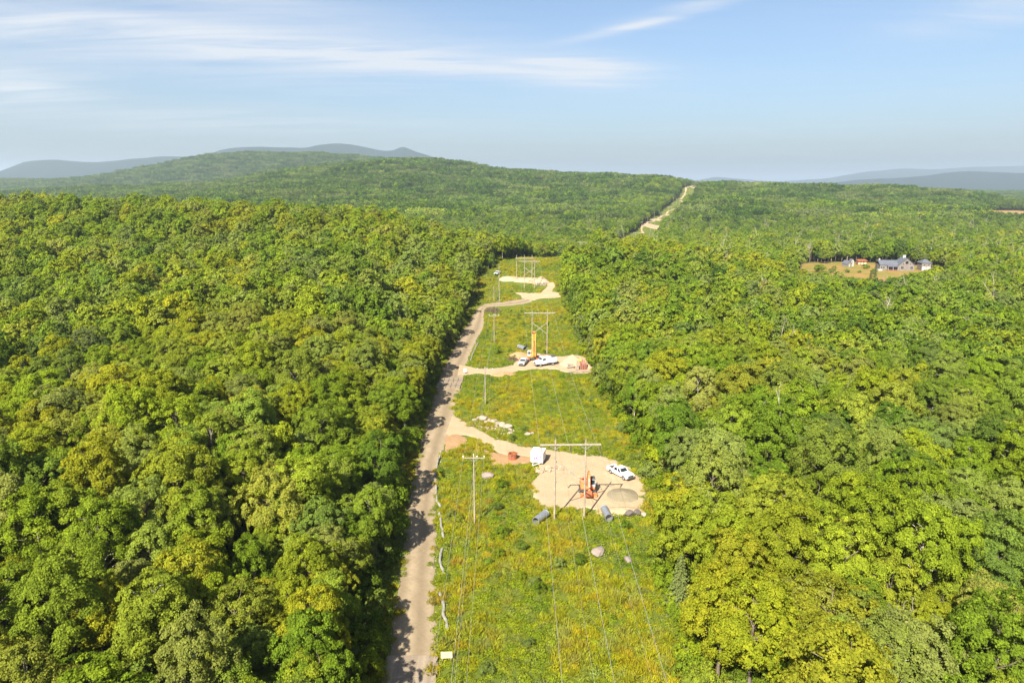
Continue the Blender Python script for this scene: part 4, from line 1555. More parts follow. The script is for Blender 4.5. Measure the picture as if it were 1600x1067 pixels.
# heaps
def heap(name, label, x, y, rx, ry, h, mat, seed, peak=1.0, cat="gravel pile", rot=0.0, group=None):
    nr, na = 16, 48
    r = np.linspace(0.001, 1, nr)
    a = np.linspace(0, TAU, na, endpoint=False)
    Rr, A = np.meshgrid(r, a, indexing='ij')
    wob = 1 + 0.22 * (fbm(np.cos(A) * 1.5 + seed, np.sin(A) * 1.5, seed, 3) - 0.5)
    U, W = Rr * np.cos(A) * rx * wob, Rr * np.sin(A) * ry * wob
    X_, Y_ = x + U * math.cos(rot) - W * math.sin(rot), y + U * math.sin(rot) + W * math.cos(rot)
    Zr = h * (1 - Rr ** peak) * (0.9 + 0.25 * (fbm(X_ / 1.6, Y_ / 1.6, seed + 2, 4) - 0.5)) + (fbm(X_ / 0.5, Y_ / 0.5, seed + 4, 2) - 0.5) * 0.12 * (Rr < 0.98)
    Zr = terrain(X_, Y_) + 0.12 + Zr - 0.22 * (Rr > 0.98)
    V = np.stack([X_ - x, Y_ - y, Zr - zt(x, y)], -1).reshape(-1, 3)
    i = np.arange(nr * na).reshape(nr, na)
    F = np.stack([i[:-1], i[1:], np.roll(i, -1, 1)[1:], np.roll(i, -1, 1)[:-1]], -1).reshape(-1, 4)
    o = put(name, fast_mesh(name, V, F, mat, True), None, (x, y, zt(x, y)))
    return tag(o, label, cat, group)


heap("gravel_pile", "low round cone of grey-green gravel beside the orange excavator", 20.0, 117.0, 3.0, 3.2, 0.95, "gravel_grey", 3, 1.0)
heap("gravel_pile", "tall tan gravel pile behind the rust-red steel forms", 19.0, 211.5, 4.2, 4.6, 3.4, "gravel_tan", 4, 1.15)
heap("gravel_pile", "lower tan gravel shoulder right of the tall tan pile", 22.6, 209.0, 2.6, 3.6, 2.0, "gravel_tan", 5, 1.2)
heap("gravel_pile", "rounded pale gravel mound on the right of the farthest pad", 14.6, 348.0, 4.6, 4.0, 3.2, "gravel_tan", 6, 1.3)
heap("gravel_pile", "low pale gravel bank on the left of the farthest pad", -2.0, 354.0, 5.0, 3.4, 1.5, "gravel_tan", 7, 1.6)
heap("gravel_pile", "long low gravel bank across the middle of the farthest pad", 6.5, 350.5, 6.0, 2.6, 1.5, "gravel_tan", 8, 1.6)
heap("soil_bank", "bare orange soil bank left of the yellow drill rig", 2.4, 222.5, 3.6, 2.4, 1.4, "bare_soil", 9, 1.5, "soil pile")
heap("soil_bank", "bare soil verge below the second access track", -2.5, 199.2, 4.2, 1.7, 0.9, "bare_soil", 10, 1.5, "soil pile", 0.25)
heap("soil_bank", "sandy bank along the lower right edge of the near pad", 18.6, 110.6, 4.4, 1.7, 0.75, "pad_sand", 11, 1.6, "soil pile", 0.05)


def rubble(label, spots, mat, seed, smin=0.3, smax=0.8, name="rubble_heap", cat="rubble"):
    rs = np.random.default_rng(seed)
    cx, cy = np.mean([s[0] for s in spots]), np.mean([s[1] for s in spots])
    e = thing(name, label, cat, (cx, cy))
    z0 = zt(cx, cy)
    m = MB()
    for x, y, r, h, n in spots:
        for _ in range(n):
            a, q = rs.uniform(0, TAU), math.sqrt(rs.uniform())
            px_, py_ = x + r * q * math.cos(a), y + r * q * math.sin(a)
            s = rs.uniform(smin, smax)
            res = bmesh.ops.create_icosphere(m.bm, subdivisions=1, radius=s * 0.5)
            mt = Matrix.Translation((px_ - cx, py_ - cy, zt(px_, py_) - z0 + 0.1 + h * (1 - q) + s * 0.1)) @ Euler(tuple(rs.uniform(0, 6, 3))).to_matrix().to_4x4()
            for v in res['verts']:
                v.co = mt @ (Vector((v.co.x * 1.3, v.co.y * 0.85, v.co.z * 0.7)) * rs.uniform(0.85, 1.15))
    o = m.build("stones", mat, e)
    o["kind"] = "stuff"
    return e


rubble("heap of brown broken stone between the white trailer and the pad", [(5.4, 127.9, 1.0, 0.6, 40), (6.9, 128.5, 1.1, 0.8, 60), (8.3, 128.9, 1.0, 0.7, 45), (9.6, 129.1, 0.8, 0.5, 28)], "rubble_stone", 3, 0.25, 0.7)
rubble("scatter of loose brown stone and roots along the boulder row", [(-5.0, 153.5, 2.6, 0.3, 50), (-1.5, 150.5, 2.2, 0.2, 40), (-8.0, 155.6, 1.6, 0.2, 22)], "rubble_stone", 4, 0.2, 0.5)
rubble("rubble of grey stone at the right shoulder of the farthest pad", [(16.2, 344.8, 1.6, 0.6, 36), (13.5, 344.2, 1.6, 0.5, 30)], "rock_grey", 5, 0.5, 1.1)
rubble("rubble and roots behind the white service truck", [(10.5, 219.5, 2.0, 0.8, 46), (13.5, 218.5, 1.4, 0.6, 26)], "rubble_stone", 6, 0.3, 0.9)


def brush(label, x, y, r, h, n, seed):
    rs = np.random.default_rng(seed)
    m = MB()
    for _ in range(n):
        a, q = rs.uniform(0, TAU), math.sqrt(rs.uniform())
        p_ = Vector((r * q * math.cos(a), r * q * math.sin(a), h * (1 - q * q) * rs.uniform(0.1, 1)))
        d = Vector(rs.normal(size=3))
        d.z *= 0.35
        d = d.normalized() * rs.uniform(0.7, 1.8)
        m.pipe([p_ - d * 0.5, p_ + Vector((0, 0, 0.1)), p_ + d * 0.5], [0.05, 0.04, 0.015], 4)
    o = m.build("brush_pile", "dead_brush", None, (x, y, zt(x, y) + 0.1))
    return tag(o, label, "brush pile")


brush("dark brown heap of cut brush inside the road's bend", -8.4, 296.5, 3.6, 2.0, 420, 3)
brush("small dark heap of cut brush left of the grey pickup", 0.2, 216.5, 1.8, 1.1, 150, 4)


# culverts
def culvert(label, a, b, d, mat="galvanised"):
    a, b = Vector((a[0], a[1], 0)), Vector((b[0], b[1], 0))
    c = (a + b) / 2
    L = (b - a).length
    e = thing("culvert_pipe", label, "pipe", (c.x, c.y, 0.45), math.atan2((b - a).y, (b - a).x))
    n = int(L / 0.14)
    out = []
    for i in range(n + 1):
        out.append((d / 2 + (0.022 if i % 2 else -0.012), -L / 2 + L * i / n))
    ins = [(r - 0.035, h) for r, h in out[::-1]]
    m = MB()
    m.lathe(out + ins + [out[0]], 28, (0, 0, d / 2 - 0.1), 'x')
    m.build("shell", mat, e, smooth=True)
    for s in (-1, 1):
        MB().lathe([(d / 2 + 0.03, s * (L / 2 - 0.05)), (d / 2 + 0.05, s * L / 2), (d / 2 - 0.06, s * L / 2), (d / 2 - 0.06, s * (L / 2 - 0.05)), (d / 2 + 0.03, s * (L / 2 - 0.05))], 28,
                   (0, 0, d / 2 - 0.1), 'x').build("end_rim", mat, e)
    return e


culvert("grey corrugated culvert pipe lying aslant left of the pylon", (3.9, 105.4), (5.7, 108.2), 1.25)
culvert("grey corrugated culvert pipe lying end-on right of the pylon", (15.75, 110.0), (16.1, 106.6), 1.25)
culvert("grey-blue culvert pipe lying in the grass behind the yellow drill rig", (2.4, 231.0), (4.4, 227.8), 1.5)

# rusted casing
e = thing("steel_casing", "squat rusty steel drill casing on bare soil by the track", "steel ring", (0.15, 134.3, 0.08))
MB().lathe([(0.90, 0.0), (0.92, 0.06), (0.86, 0.1), (0.86, 1.05), (0.92, 1.1), (0.92, 1.22), (0.80, 1.22), (0.80, 0.0), (0.90, 0.0)], 32).build("casing_wall", "rust_steel", e, smooth=True)
for k in range(6):
    a = k * TAU / 6 + 0.3
    MB().box((0.87 * math.cos(a), 0.87 * math.sin(a), 1.16), (0.30, 0.24, 0.22), (0, 0, a), 0.02).build("drive_lug", "rust_steel", e)
for k in range(4):
    a = k * TAU / 4 - 1.9
    MB().tube((0.85 * math.cos(a), 0.85 * math.sin(a), 0.75), (0.885 * math.cos(a), 0.885 * math.sin(a), 0.75), 0.15, n=14).build("lifting_hole", "dark_steel", e)


# vehicles -------------------------------------------------------------
def wheel(parent, x, y, r=0.42, w=0.27, side=1, dual=False):
    o = MB().lathe([(r * 0.60, -w / 2), (r * 0.92, -w / 2), (r, -w * 0.35), (r, w * 0.35), (r * 0.92, w / 2), (r * 0.60, w / 2), (r * 0.60, -w / 2)], 24, (0, 0, 0), 'y').build(
        "wheel", "dark_rubber", parent, (x, y, r), smooth=True)
    MB().lathe([(r * 0.61, side * w * 0.30), (r * 0.5, side * w * 0.36), (r * 0.25, side * w * 0.18), (0.0, side * w * 0.26)], 16, (0, 0, 0), 'y').build("rim", "wheel_rim", o, smooth=True)
    return o


def arch_poly(x0, x1, ztop, zbot, wheels, r):
    """lower body side outline with wheel arches"""
    pts = [(x0, ztop), (x0, zbot)]
    for wx in sorted(wheels):
        for k in range(9):
            a = math.pi - k * math.pi / 8
            pts.append((wx + r * math.cos(a), max(zbot, zbot + r * math.sin(a) * 0.92)))
    pts += [(x1, zbot), (x1, ztop)]
    return pts


def pickup(label, x, y, heading, paint="white_paint", toolbox=True, light=True, group=None):
    e = thing("pickup_truck", label, "pickup truck", (x, y, 0.14), heading, group)
    W = 1.96
    low = arch_poly(-2.95, 2.85, 1.02, 0.48, (-1.85, 1.88), 0.50)
    m = MB().prism(low, W, 'xz', 0.0, 0.03)
    m.build("body", paint, e, smooth=True)
    # bonnet
    MB().prism([(1.05, 1.0), (2.80, 1.0), (2.88, 1.10), (2.55, 1.22), (1.05, 1.28)], W - 0.10, 'xz', 0.0, 0.05).build("bonnet", paint, e, smooth=True)
    # cab with pillars
    bm_ = MB()
    bm_.prism([(-1.05, 1.0), (1.25, 1.0), (1.22, 1.24), (-1.05, 1.24)], W - 0.04, 'xz', 0.0, 0.03)
    bm_.build("cab", paint, e, smooth=True)
    cab = MB()
    cab.bm.verts.ensure_lookup_table()
    def frust(mb, x0, x1, z0, x2, x3, z1, w0, w1):
        v = [mb.bm.verts.new(c) for c in ((x0, -w0, z0), (x1, -w0, z0), (x1, w0, z0), (x0, w0, z0), (x2, -w1, z1), (x3, -w1, z1), (x3, w1, z1), (x2, w1, z1))]
        fs = [mb.bm.faces.new([v[i] for i in q]) for q in ((0, 3, 2, 1), (4, 5, 6, 7), (0, 1, 5, 4), (1, 2, 6, 5), (2, 3, 7, 6), (3, 0, 4, 7))]
        bmesh.ops.recalc_face_normals(mb.bm, faces=fs)
    g = MB()
    frust(g, -1.0, 1.18, 1.23, -0.86, 0.52, 1.79, 0.93, 0.76)
    g.build("window_glass", "dark_glass", e)
    r_ = MB()
    frust(r_, -0.92, 0.58, 1.77, -0.80, 0.44, 1.90, 0.80, 0.70)
    r_.build("roof", paint, e)
    pil = MB()
    for s in (-1, 1):
        pil.pipe([(1.20, s * 0.93, 1.22), (0.54, s * 0.77, 1.80)], 0.055, 6)
        pil.pipe([(0.16, s * 0.94, 1.22), (0.0, s * 0.785, 1.80)], 0.06, 6)
        pil.pipe([(-1.0, s * 0.94, 1.22), (-0.87, s * 0.775, 1.80)], 0.09, 6)
    pil.build("pillar", paint, e)
    # bed
    b = MB()
    for s in (-1, 1):
        b.box((-2.0, s * (W / 2 - 0.05), 1.13), (1.88, 0.10, 0.28), bevel=0.02)
    b.box((-1.10, 0, 1.13), (0.08, W - 0.2, 0.28))
    b.build("bed_side", paint, e)
    MB().box((-2.91, 0, 0.98), (0.07, W - 0.22, 0.52), bevel=0.02).build("tailgate", paint, e)
    MB().box((-2.0, 0, 1.035), (1.72, W - 0.22, 0.03)).build("bed_floor", "dark_steel", e)
    if toolbox:
        MB().box((-1.42, 0, 1.30), (0.5, W - 0.12, 0.36), bevel=0.03).build("toolbox", "dark_steel", e)
    MB().box((2.90, 0, 0.86), (0.08, 1.25, 0.42), bevel=0.03).build("grille", "dark_steel", e)
    MB().box((2.96, 0, 0.56), (0.16, W - 0.04, 0.22), bevel=0.04).build("front_bumper", "dark_steel", e)
    MB().box((-3.02, 0, 0.56), (0.14, W - 0.10, 0.18), bevel=0.03).build("rear_bumper", "wheel_rim", e)
    for s in (-1, 1):
        MB().box((2.85, s * 0.80, 0.95), (0.10, 0.30, 0.22), bevel=0.03).build("headlight", "lamp_clear", e)
        MB().box((-2.95, s * 0.90, 0.98), (0.06, 0.12, 0.34)).build("tail_light", "lamp_red", e)
        MB().box((1.02, s * 1.10, 1.30), (0.12, 0.20, 0.24), bevel=0.03).build("wing_mirror", "dark_steel", e)
        for wx in (-1.85, 1.88):
            wheel(e, wx, s * (W / 2 - 0.15), 0.41, 0.28, s)
        for dx in (-0.35, 0.75):
            MB().box((dx, s * (W / 2 + 0.012), 1.05), (0.2, 0.03, 0.04)).build("door_handle", "dark_steel", e)
    if light:
        MB().box((-0.55, 0, 1.93), (0.22, 1.1, 0.09), bevel=0.02).build("light_bar", "lamp_amber", e)
    return e


pickup("clean white pickup truck parked on the gravel pad near the trees", 20.9, 125.6, math.radians(-57))
pickup("muddy grey-white pickup truck parked left of the white service truck", 3.5, 211.3, math.radians(-104), "grey_paint", True, False)
pickup("tiny pale pickup truck at the left end of the farthest pad", -7.5, 362.5, math.radians(250), "grey_paint", False, False)


def service_truck():
    e = thing("service_truck", "white medium service truck with tool body beside the yellow drill rig", "truck", (10.4, 210.0, 0.14), math.radians(207))
    W = 2.35
    MB().prism(arch_poly(-3.3, 3.5, 0.95, 0.62, (-2.0, 2.35), 0.52), W - 0.5, 'xz', 0.0, 0.02).build("chassis", "dark_steel", e)
    MB().prism([(1.9, 0.9), (3.72, 0.9), (3.78, 1.45), (3.55, 1.72), (1.9, 1.95)], W - 0.35, 'xz', 0.0, 0.10).build("bonnet", "white_paint", e, smooth=True)
    MB().prism([(0.15, 0.75), (1.95, 0.75), (2.0, 1.95), (1.55, 2.75), (1.40, 2.85), (0.15, 2.85)], W - 0.15, 'xz', 0.0, 0.06).build("cab", "white_paint", e, smooth=True)
    ws = MB()
    ws.box((1.80, 0, 2.34), (0.03, W - 0.45, 0.72), (0, -0.51, 0))
    ws.build("windscreen", "dark_glass", e)
    for s in (-1, 1):
        MB().box((1.0, s * (W / 2 - 0.07), 2.22), (0.95, 0.03, 0.62)).build("side_window", "dark_glass", e)
        MB().box((0.35, s * (W / 2 - 0.06), 1.5), (0.06, 0.04, 0.25)).build("door_handle", "dark_steel", e)
        MB().box((1.75, s * (W / 2 + 0.16), 2.15), (0.10, 0.18, 0.42), bevel=0.03).build("wing_mirror", "dark_steel", e)
        MB().box((3.60, s * 0.80, 1.20), (0.12, 0.24, 0.24), bevel=0.03).build("headlight", "lamp_clear", e)
        m = MB().box((-1.65, s * (W / 2 - 0.24), 1.72), (3.45, 0.48, 1.45), bevel=0.03)
        m.build("tool_cabinet", "white_paint", e)
        for k in range(4):
            MB().box((-2.95 + k * 0.85, s * (W / 2 + 0.01), 1.72), (0.74, 0.03, 1.22), bevel=0.01).build("cabinet_door", "white_paint", e)
        wheel(e, 2.35, s * (W / 2 - 0.18), 0.50, 0.28, s)
        wheel(e, -2.0, s * (W / 2 - 0.20), 0.50, 0.44, s)
        MB().prism([(1.65, 0.95), (1.75, 1.25), (2.1, 1.42), (2.6, 1.42), (2.95, 1.25), (3.05, 0.95)], 0.32, 'xz', s * (W / 2 - 0.16), 0.02).build("mudguard", "white_paint", e)
    MB().box((-1.65, 0, 1.10), (3.4, W - 0.96, 0.08)).build("deck", "dark_steel", e)
    MB().box((-1.0, 0, 2.5), (1.4, 1.1, 0.5), bevel=0.04).build("compressor", "grey_paint", e)
    MB().box((-2.75, 0.2, 2.55), (0.9, 1.2, 0.85), bevel=0.04).build("generator", "dark_steel", e)
    MB().tube((-0.1, -0.7, 2.6), (-2.9, -0.7, 2.6), 0.10, n=10).build("hose_reel", "purple_print", e)
    MB().box((3.80, 0, 0.85), (0.18, W - 0.1, 0.32), bevel=0.04).build("front_bumper", "wheel_rim", e)
    MB().box((3.78, 0, 1.28), (0.05, 1.15, 0.55), bevel=0.02).build("grille", "dark_steel", e)
    MB().box((0.7, 0, 2.92), (0.22, 1.2, 0.10), bevel=0.02).build("light_bar", "lamp_amber", e)


service_truck()


def track_unit(parent, y, L, h, w, mat="dark_steel"):
    r = h / 2
    n = 8
    prof = [(-L / 2 + r + r * math.cos(math.pi / 2 + k * math.pi / n), r + r * math.sin(math.pi / 2 + k * math.pi / n)) for k in range(n + 1)]
    prof += [(L / 2 - r + r * math.cos(-math.pi / 2 + k * math.pi / n), r + r * math.sin(-math.pi / 2 + k * math.pi / n)) for k in range(n + 1)]
    o = MB().prism(prof, w, 'xz', y).build("track", mat, parent)
    sh = MB()
    m = 26
    per = []
    for a, b in zip(prof, prof[1:] + prof[:1]):
        per.append((a, b, math.dist(a, b)))
    tot_ = sum(p_[2] for p_ in per)
    for k in range(m):
        s = tot_ * k / m
        for a, b, l in per:
            if s <= l:
                f = s / max(l, 1e-6)
                px_, pz_ = a[0] + (b[0] - a[0]) * f, a[1] + (b[1] - a[1]) * f
                ang = math.atan2(b[1] - a[1], b[0] - a[0])
                sh.box((px_, y, pz_), (0.10, w + 0.04, 0.07), (0, -ang, 0))
                break
            s -= l
    sh.build("grouser", mat, o)
    return o


def arm_box(mb, p, q, w, h0, h1):
    """box beam from p to q in the xz plane, tapering"""
    p, q = Vector(p), Vector(q)
    d = (q - p).normalized()
    nrm = Vector((-d.z, 0, d.x))
    v = []
    for c, h in ((p, h0), (q, h1)):
        for s in (-1, 1):
            for y in (-w / 2, w / 2):
                v.append(mb.bm.verts.new((c + nrm * s * h / 2) + Vector((0, y, 0))))
    fs = [mb.bm.faces.new([v[i] for i in f]) for f in ((0, 1, 3, 2), (4, 6, 7, 5), (0, 2, 6, 4), (1, 5, 7, 3), (0, 4, 5, 1), (2, 3, 7, 6))]
    bmesh.ops.recalc_face_normals(mb.bm, faces=fs)
    return mb


def excavator():
    # local +x is forward; the machine faces the viewer
    e = thing("excavator", "orange tracked excavator with folded boom on the gravel pad", "excavator", (13.75, 118.2, 0.14), math.radians(-90))
    for s in (-1, 1):
        track_unit(e, s * 1.15, 3.7, 0.82, 0.5)
    MB().box((0, 0, 0.62), (2.2, 1.9, 0.42), bevel=0.05).build("undercarriage", "dark_steel", e)
    MB().lathe([(0.8, 0), (0.8, 0.2), (0.75, 0.22), (0.0, 0.22)], 20, (0, 0, 0.82)).build("slew_ring", "dark_steel", e)
    MB().box((-0.5, 0, 1.28), (3.0, 2.55, 0.50), bevel=0.10).build("house", "orange_paint", e, smooth=True)
    MB().prism([(-2.15, 1.05), (-1.25, 1.05), (-1.25, 2.05), (-1.9, 2.05), (-2.15, 1.8)], 2.5, 'xz', 0.0, 0.08).build("counterweight", "orange_paint", e, smooth=True)
    MB().box((-0.55, -0.72, 1.82), (1.5, 1.0, 0.62), bevel=0.06).build("engine_cover", "orange_paint", e)
    MB().tube((-1.0, -0.75, 2.1), (-1.0, -0.75, 2.55), 0.07, n=10).build("exhaust", "dark_steel", e)
    # cab on the machine's left, at +y
    MB().prism([(-0.35, 1.5), (1.0, 1.5), (1.08, 2.0), (0.85, 2.95), (-0.35, 2.95)], 0.98, 'xz', 0.80, 0.04).build("cab", "grey_paint", e)
    MB().box((0.99, 0.80, 2.42), (0.03, 0.80, 0.82), (0, -0.2, 0)).build("windscreen", "dark_glass", e)
    for yy in (0.30, 1.30):
        MB().box((0.32, yy, 2.35), (1.0, 0.03, 0.86)).build("side_window", "dark_glass", e)
    MB().box((0.28, 0.80, 2.99), (1.35, 1.02, 0.10), bevel=0.03).build("cab_roof", "dark_steel", e)
    MB().tube((1.0, 1.32, 2.3), (1.0, 1.62, 2.3), 0.025, n=6).box((1.0, 1.68, 2.3), (0.06, 0.14, 0.3)).build("wing_mirror", "dark_steel", e)
    # boom up, stick down, bucket curled in front
    m = MB()
    arm_box(m, (0.35, 0, 1.45), (0.95, 0, 3.15), 0.52, 0.55, 0.72)
    arm_box(m, (0.90, 0, 3.0), (1.75, 0, 4.35), 0.50, 0.72, 0.42)
    m.build("boom", "orange_paint", e)
    m = MB()
    arm_box(m, (1.45, 0, 4.7), (1.75, 0, 4.3), 0.36, 0.35, 0.55)
    arm_box(m, (1.75, 0, 4.3), (2.75, 0, 1.55), 0.38, 0.55, 0.32)
    m.build("stick", "orange_paint", e)
    for s in (-1, 1):
        MB().tube((0.75, s * 0.33, 1.5), (1.25, s * 0.33, 3.0), 0.085, n=10).build("boom_cylinder", "wheel_rim", e)
    MB().tube((1.05, 0, 3.75), (1.45, 0, 4.65), 0.08, n=10).build("stick_cylinder", "wheel_rim", e)
    MB().tube((2.05, 0, 3.95), (2.95, 0, 1.95), 0.07, n=10).build("bucket_cylinder", "wheel_rim", e)
    b = MB().prism([(2.55, 1.55), (2.95, 1.55), (3.25, 1.15), (3.20, 0.65), (2.85, 0.28), (2.30, 0.22), (2.38, 0.34), (2.8, 0.45), (3.02, 0.72), (3.02, 1.05), (2.75, 1.35)], 1.05, 'xz', 0.0)
    for s in (-1, 1):
        b.prism([(2.55, 1.5), (3.2, 1.1), (3.15, 0.6), (2.8, 0.26), (2.3, 0.22)], 0.04, 'xz', s * 0.52)
    bo_ = b.build("bucket", "rust_steel", e)
    for k in range(5):
        MB().box((2.18, -0.42 + 0.21 * k, 0.24), (0.26, 0.08, 0.06)).build("tooth", "dark_steel", bo_)
    # front blade
    MB().prism([(2.05, 0.05), (2.25, 0.05), (2.18, 0.4), (2.28, 0.85), (2.08, 0.85), (2.02, 0.4)], 3.0, 'xz', 0.0, 0.01).build("dozer_blade", "orange_paint", e)
    for s in (-1, 1):
        MB().box((1.5, s * 0.55, 0.5), (1.1, 0.16, 0.2), bevel=0.02).build("blade_arm", "orange_paint", e)
    MB().box((0.1, -0.72, 1.62), (1.1, 0.8, 0.2), bevel=0.04).build("step_box", "orange_paint", e)


excavator()


def drill_rig():
    e = thing("drill_rig", "yellow-orange tracked drill rig with raised mast on the second pad", "drill rig", (6.6, 217.0, 0.14), math.radians(-90))
    for s in (-1, 1):
        track_unit(e, s * 1.3, 4.6, 1.0, 0.6, "rust_steel")
    MB().box((0, 0, 0.75), (2.8, 2.1, 0.5), bevel=0.05).build("undercarriage", "dark_steel", e)
    MB().box((-0.4, -0.1, 1.75), (4.0, 2.75, 1.25), bevel=0.10).build("house", "yellow_paint", e, smooth=True)
    MB().prism([(-2.9, 1.2), (-2.2, 1.2), (-2.2, 2.6), (-2.7, 2.6), (-2.9, 2.3)], 2.7, 'xz', -0.1, 0.08).build("counterweight", "yellow_paint", e, smooth=True)
    MB().box((-0.9, 0.55, 2.65), (2.2, 1.2, 0.6), bevel=0.06).build("engine_cover", "yellow_paint", e)
    for k in range(4):
        MB().box((-0.3 - 0.35 * k, 1.16, 2.65), (0.18, 0.03, 0.4)).build("vent", "dark_steel", e)
    MB().tube((-1.4, 0.4, 2.9), (-1.4, 0.4, 3.5), 0.09, n=10).build("exhaust", "dark_steel", e)
    MB().prism([(0.3, 1.6), (1.9, 1.6), (1.95, 2.2), (1.65, 3.15), (0.3, 3.15)], 1.05, 'xz', -1.15, 0.05).build("cab", "grey_paint", e)
    MB().box((1.84, -1.15, 2.66), (0.03, 0.85, 0.80), (0, -0.3, 0)).build("windscreen", "dark_glass", e)
    for yy in (-1.69, -0.61):
        MB().box((1.0, yy, 2.6), (1.0, 0.03, 0.8)).build("side_window", "dark_glass", e)
    m = MB()
    for s in (-1, 1):
        arm_box(m, (1.6, 0, 1.7), (1.9, 0, 5.2), 0.34, 0.85, 0.75)
    m = MB()
    for s in (-1, 1):
        m.prism([(1.35, 1.5), (2.25, 1.5), (2.35, 5.2), (2.05, 9.0), (1.75, 9.0), (1.55, 5.2)], 0.28, 'xz', 0.35 + s * 0.36)
    m.build("mast", "yellow_paint", e)
    for k in range(9):
        MB().box((1.95, 0.35, 2.0 + k * 0.82), (0.22, 0.5, 0.16)).build("mast_rung", "yellow_paint", e)
    MB().box((1.98, 0.30, 2.35), (0.9, 1.25, 1.3), bevel=0.08).build("winch_house", "yellow_paint", e)
    MB().box((1.95, 0.35, 5.4), (0.75, 0.9, 0.9), bevel=0.08).build("rotary_head", "yellow_paint", e)
    MB().tube((2.45, 0.35, 0.15), (2.45, 0.35, 6.8), 0.16, n=12).build("drill_stem", "dark_steel", e)
    h_ = MB()
    h_.prism([(1.7, 8.9), (2.1, 8.9), (2.5, 9.5), (2.2, 9.7), (1.7, 9.4)], 0.75, 'xz', 0.2)
    h_.build("mast_head", "orange_paint", e)
    MB().lathe([(0.05, -0.12), (0.30, -0.12), (0.26, 0), (0.30, 0.12), (0.05, 0.12)], 16, (2.35, -0.15, 9.45), 'y').build("sheave", "dark_steel", e)
    for s in (-1, 1):
        MB().tube((0.4, 0.35 + s * 0.55, 2.2), (1.8, 0.35 + s * 0.55, 4.9), 0.10, n=10).build("mast_cylinder", "wheel_rim", e)
    MB().tube((-1.2, 1.0, 2.6), (1.7, 0.35, 8.6), 0.025, n=6).build("hoist_rope", "dark_steel", e)


drill_rig()


def trailer():
    e = thing("site_trailer", "small white box trailer with purple marking beside the rubble heap", "trailer", (5.3, 132.4, 0.1), math.radians(-14))
    MB().box((0, 0, 1.55), (2.5, 2.9, 2.05), bevel=0.05).build("body", "white_paint", e)
    MB().box((0, 0, 2.61), (2.6, 3.0, 0.09), bevel=0.03).build("roof", "white_paint", e)
    for k in range(6):
        MB().box((-1.1 + 0.44 * k, -1.465, 1.55), (0.04, 0.03, 1.9)).build("wall_rib", "white_paint", e)
    for k in range(5):
        MB().box((-1.265, -1.1 + 0.55 * k, 1.55), (0.03, 0.04, 1.9)).build("wall_rib", "white_paint", e)
    # painted purple scrawl on the end wall
    rs = np.random.default_rng(5)
    m = MB()
    px_, pz_ = -0.62, 1.35
    strokes = [[(-0.62, 1.25), (-0.5, 1.55), (-0.38, 1.25), (-0.3, 1.6)], [(-0.15, 1.3), (-0.05, 1.75), (0.1, 1.75), (0.12, 1.55), (-0.1, 1.5), (0.15, 1.3)],
               [(0.3, 1.9), (0.28, 1.4), (0.5, 1.4)], [(0.58, 1.95), (0.75, 1.95), (0.8, 1.7), (0.6, 1.65), (0.82, 1.4), (0.6, 1.35)], [(-0.6, 1.12), (0.2, 1.2), (0.9, 1.18)],
               [(0.88, 1.95), (1.02, 1.4)]]
    for st in strokes:
        for (a, b), (c_, d_) in zip(st[:-1], st[1:]):
            m.box(((a + c_) / 2, -1.484, (b + d_) / 2), (math.dist((a, b), (c_, d_)) + 0.05, 0.006, 0.13), (0, -math.atan2(d_ - b, c_ - a), 0))
    m.build("purple_marking", "purple_print", e)
    MB().box((0.75, -1.47, 0.62), (0.7, 0.03, 0.12)).build("number_plate", "grey_paint", e)
    MB().box((1.265, 0.2, 1.45), (0.04, 0.9, 1.7), bevel=0.01).build("door", "white_paint", e)
    MB().box((1.295, -0.12, 1.4), (0.04, 0.05, 0.18)).build("door_handle", "dark_steel", e)
    for s in (-1, 1):
        wheel(e, 0.35 * 0, s * 1.32, 0.32, 0.2, s) if False else None
        MB().lathe([(0.2, -0.1), (0.32, -0.1), (0.33, 0), (0.32, 0.1), (0.2, 0.1), (0.2, -0.1)], 20, (s * 1.17, 0.2, 0.32), 'x').build("wheel", "dark_rubber", e, smooth=True)
        MB().pipe([(s * 0.7, -1.45, 0.5), (-0.5 + s * 0.08, -2.9, 0.45)], 0.06, 6).build("drawbar", "white_paint", e)
    MB().tube((-0.5, -2.85, 0.0), (-0.5, -2.85, 0.75), 0.05, n=8).build("jack_stand", "white_paint", e)


trailer()


# timber mats: each beam a piece of its mat
def beam_mesh(L, w, h):
    return MB().box((0, 0, 0), (L, w, h), bevel=0.02).build("beam", "timber_mat", mesh_only=True)


B_ACROSS = [beam_mesh(5.9 + 0.12 * k, 0.295, 0.22) for k in range(3)]
rs = np.random.default_rng(55)
ord_ = ["topmost", "second", "third", "fourth", "fifth", "sixth", "seventh", "eighth"]
for k in range(8):
    y = 72.2 - k * 1.24
    cx = float((np.interp(y, [p_[1] for p_ in ROAD_L], [p_[0] for p_ in ROAD_L]) + np.interp(y, [p_[1] for p_ in ROAD_R], [p_[0] for p_ in ROAD_R])) / 2) + 0.1
    e = thing("timber_mat", "timber mat laid across the near end of the road, %s of the run" % ord_[k], "timber mat", (cx + rs.uniform(-0.12, 0.12), y, 0.2), rs.uniform(-0.012, 0.012), "timber mats across the near road")
    for j in range(4):
        b_ = put("beam", B_ACROSS[int(rs.integers(3))], e, (rs.uniform(-0.08, 0.08), -0.45 + 0.304 * j, rs.uniform(-0.015, 0.015)), (0, rs.uniform(-0.003, 0.003), 0))
B_LONG = [beam_mesh(4.9, 0.29, 0.22) for _ in range(2)]
side_words = ["left", "second from left", "third from left", "fourth from left", "right"]
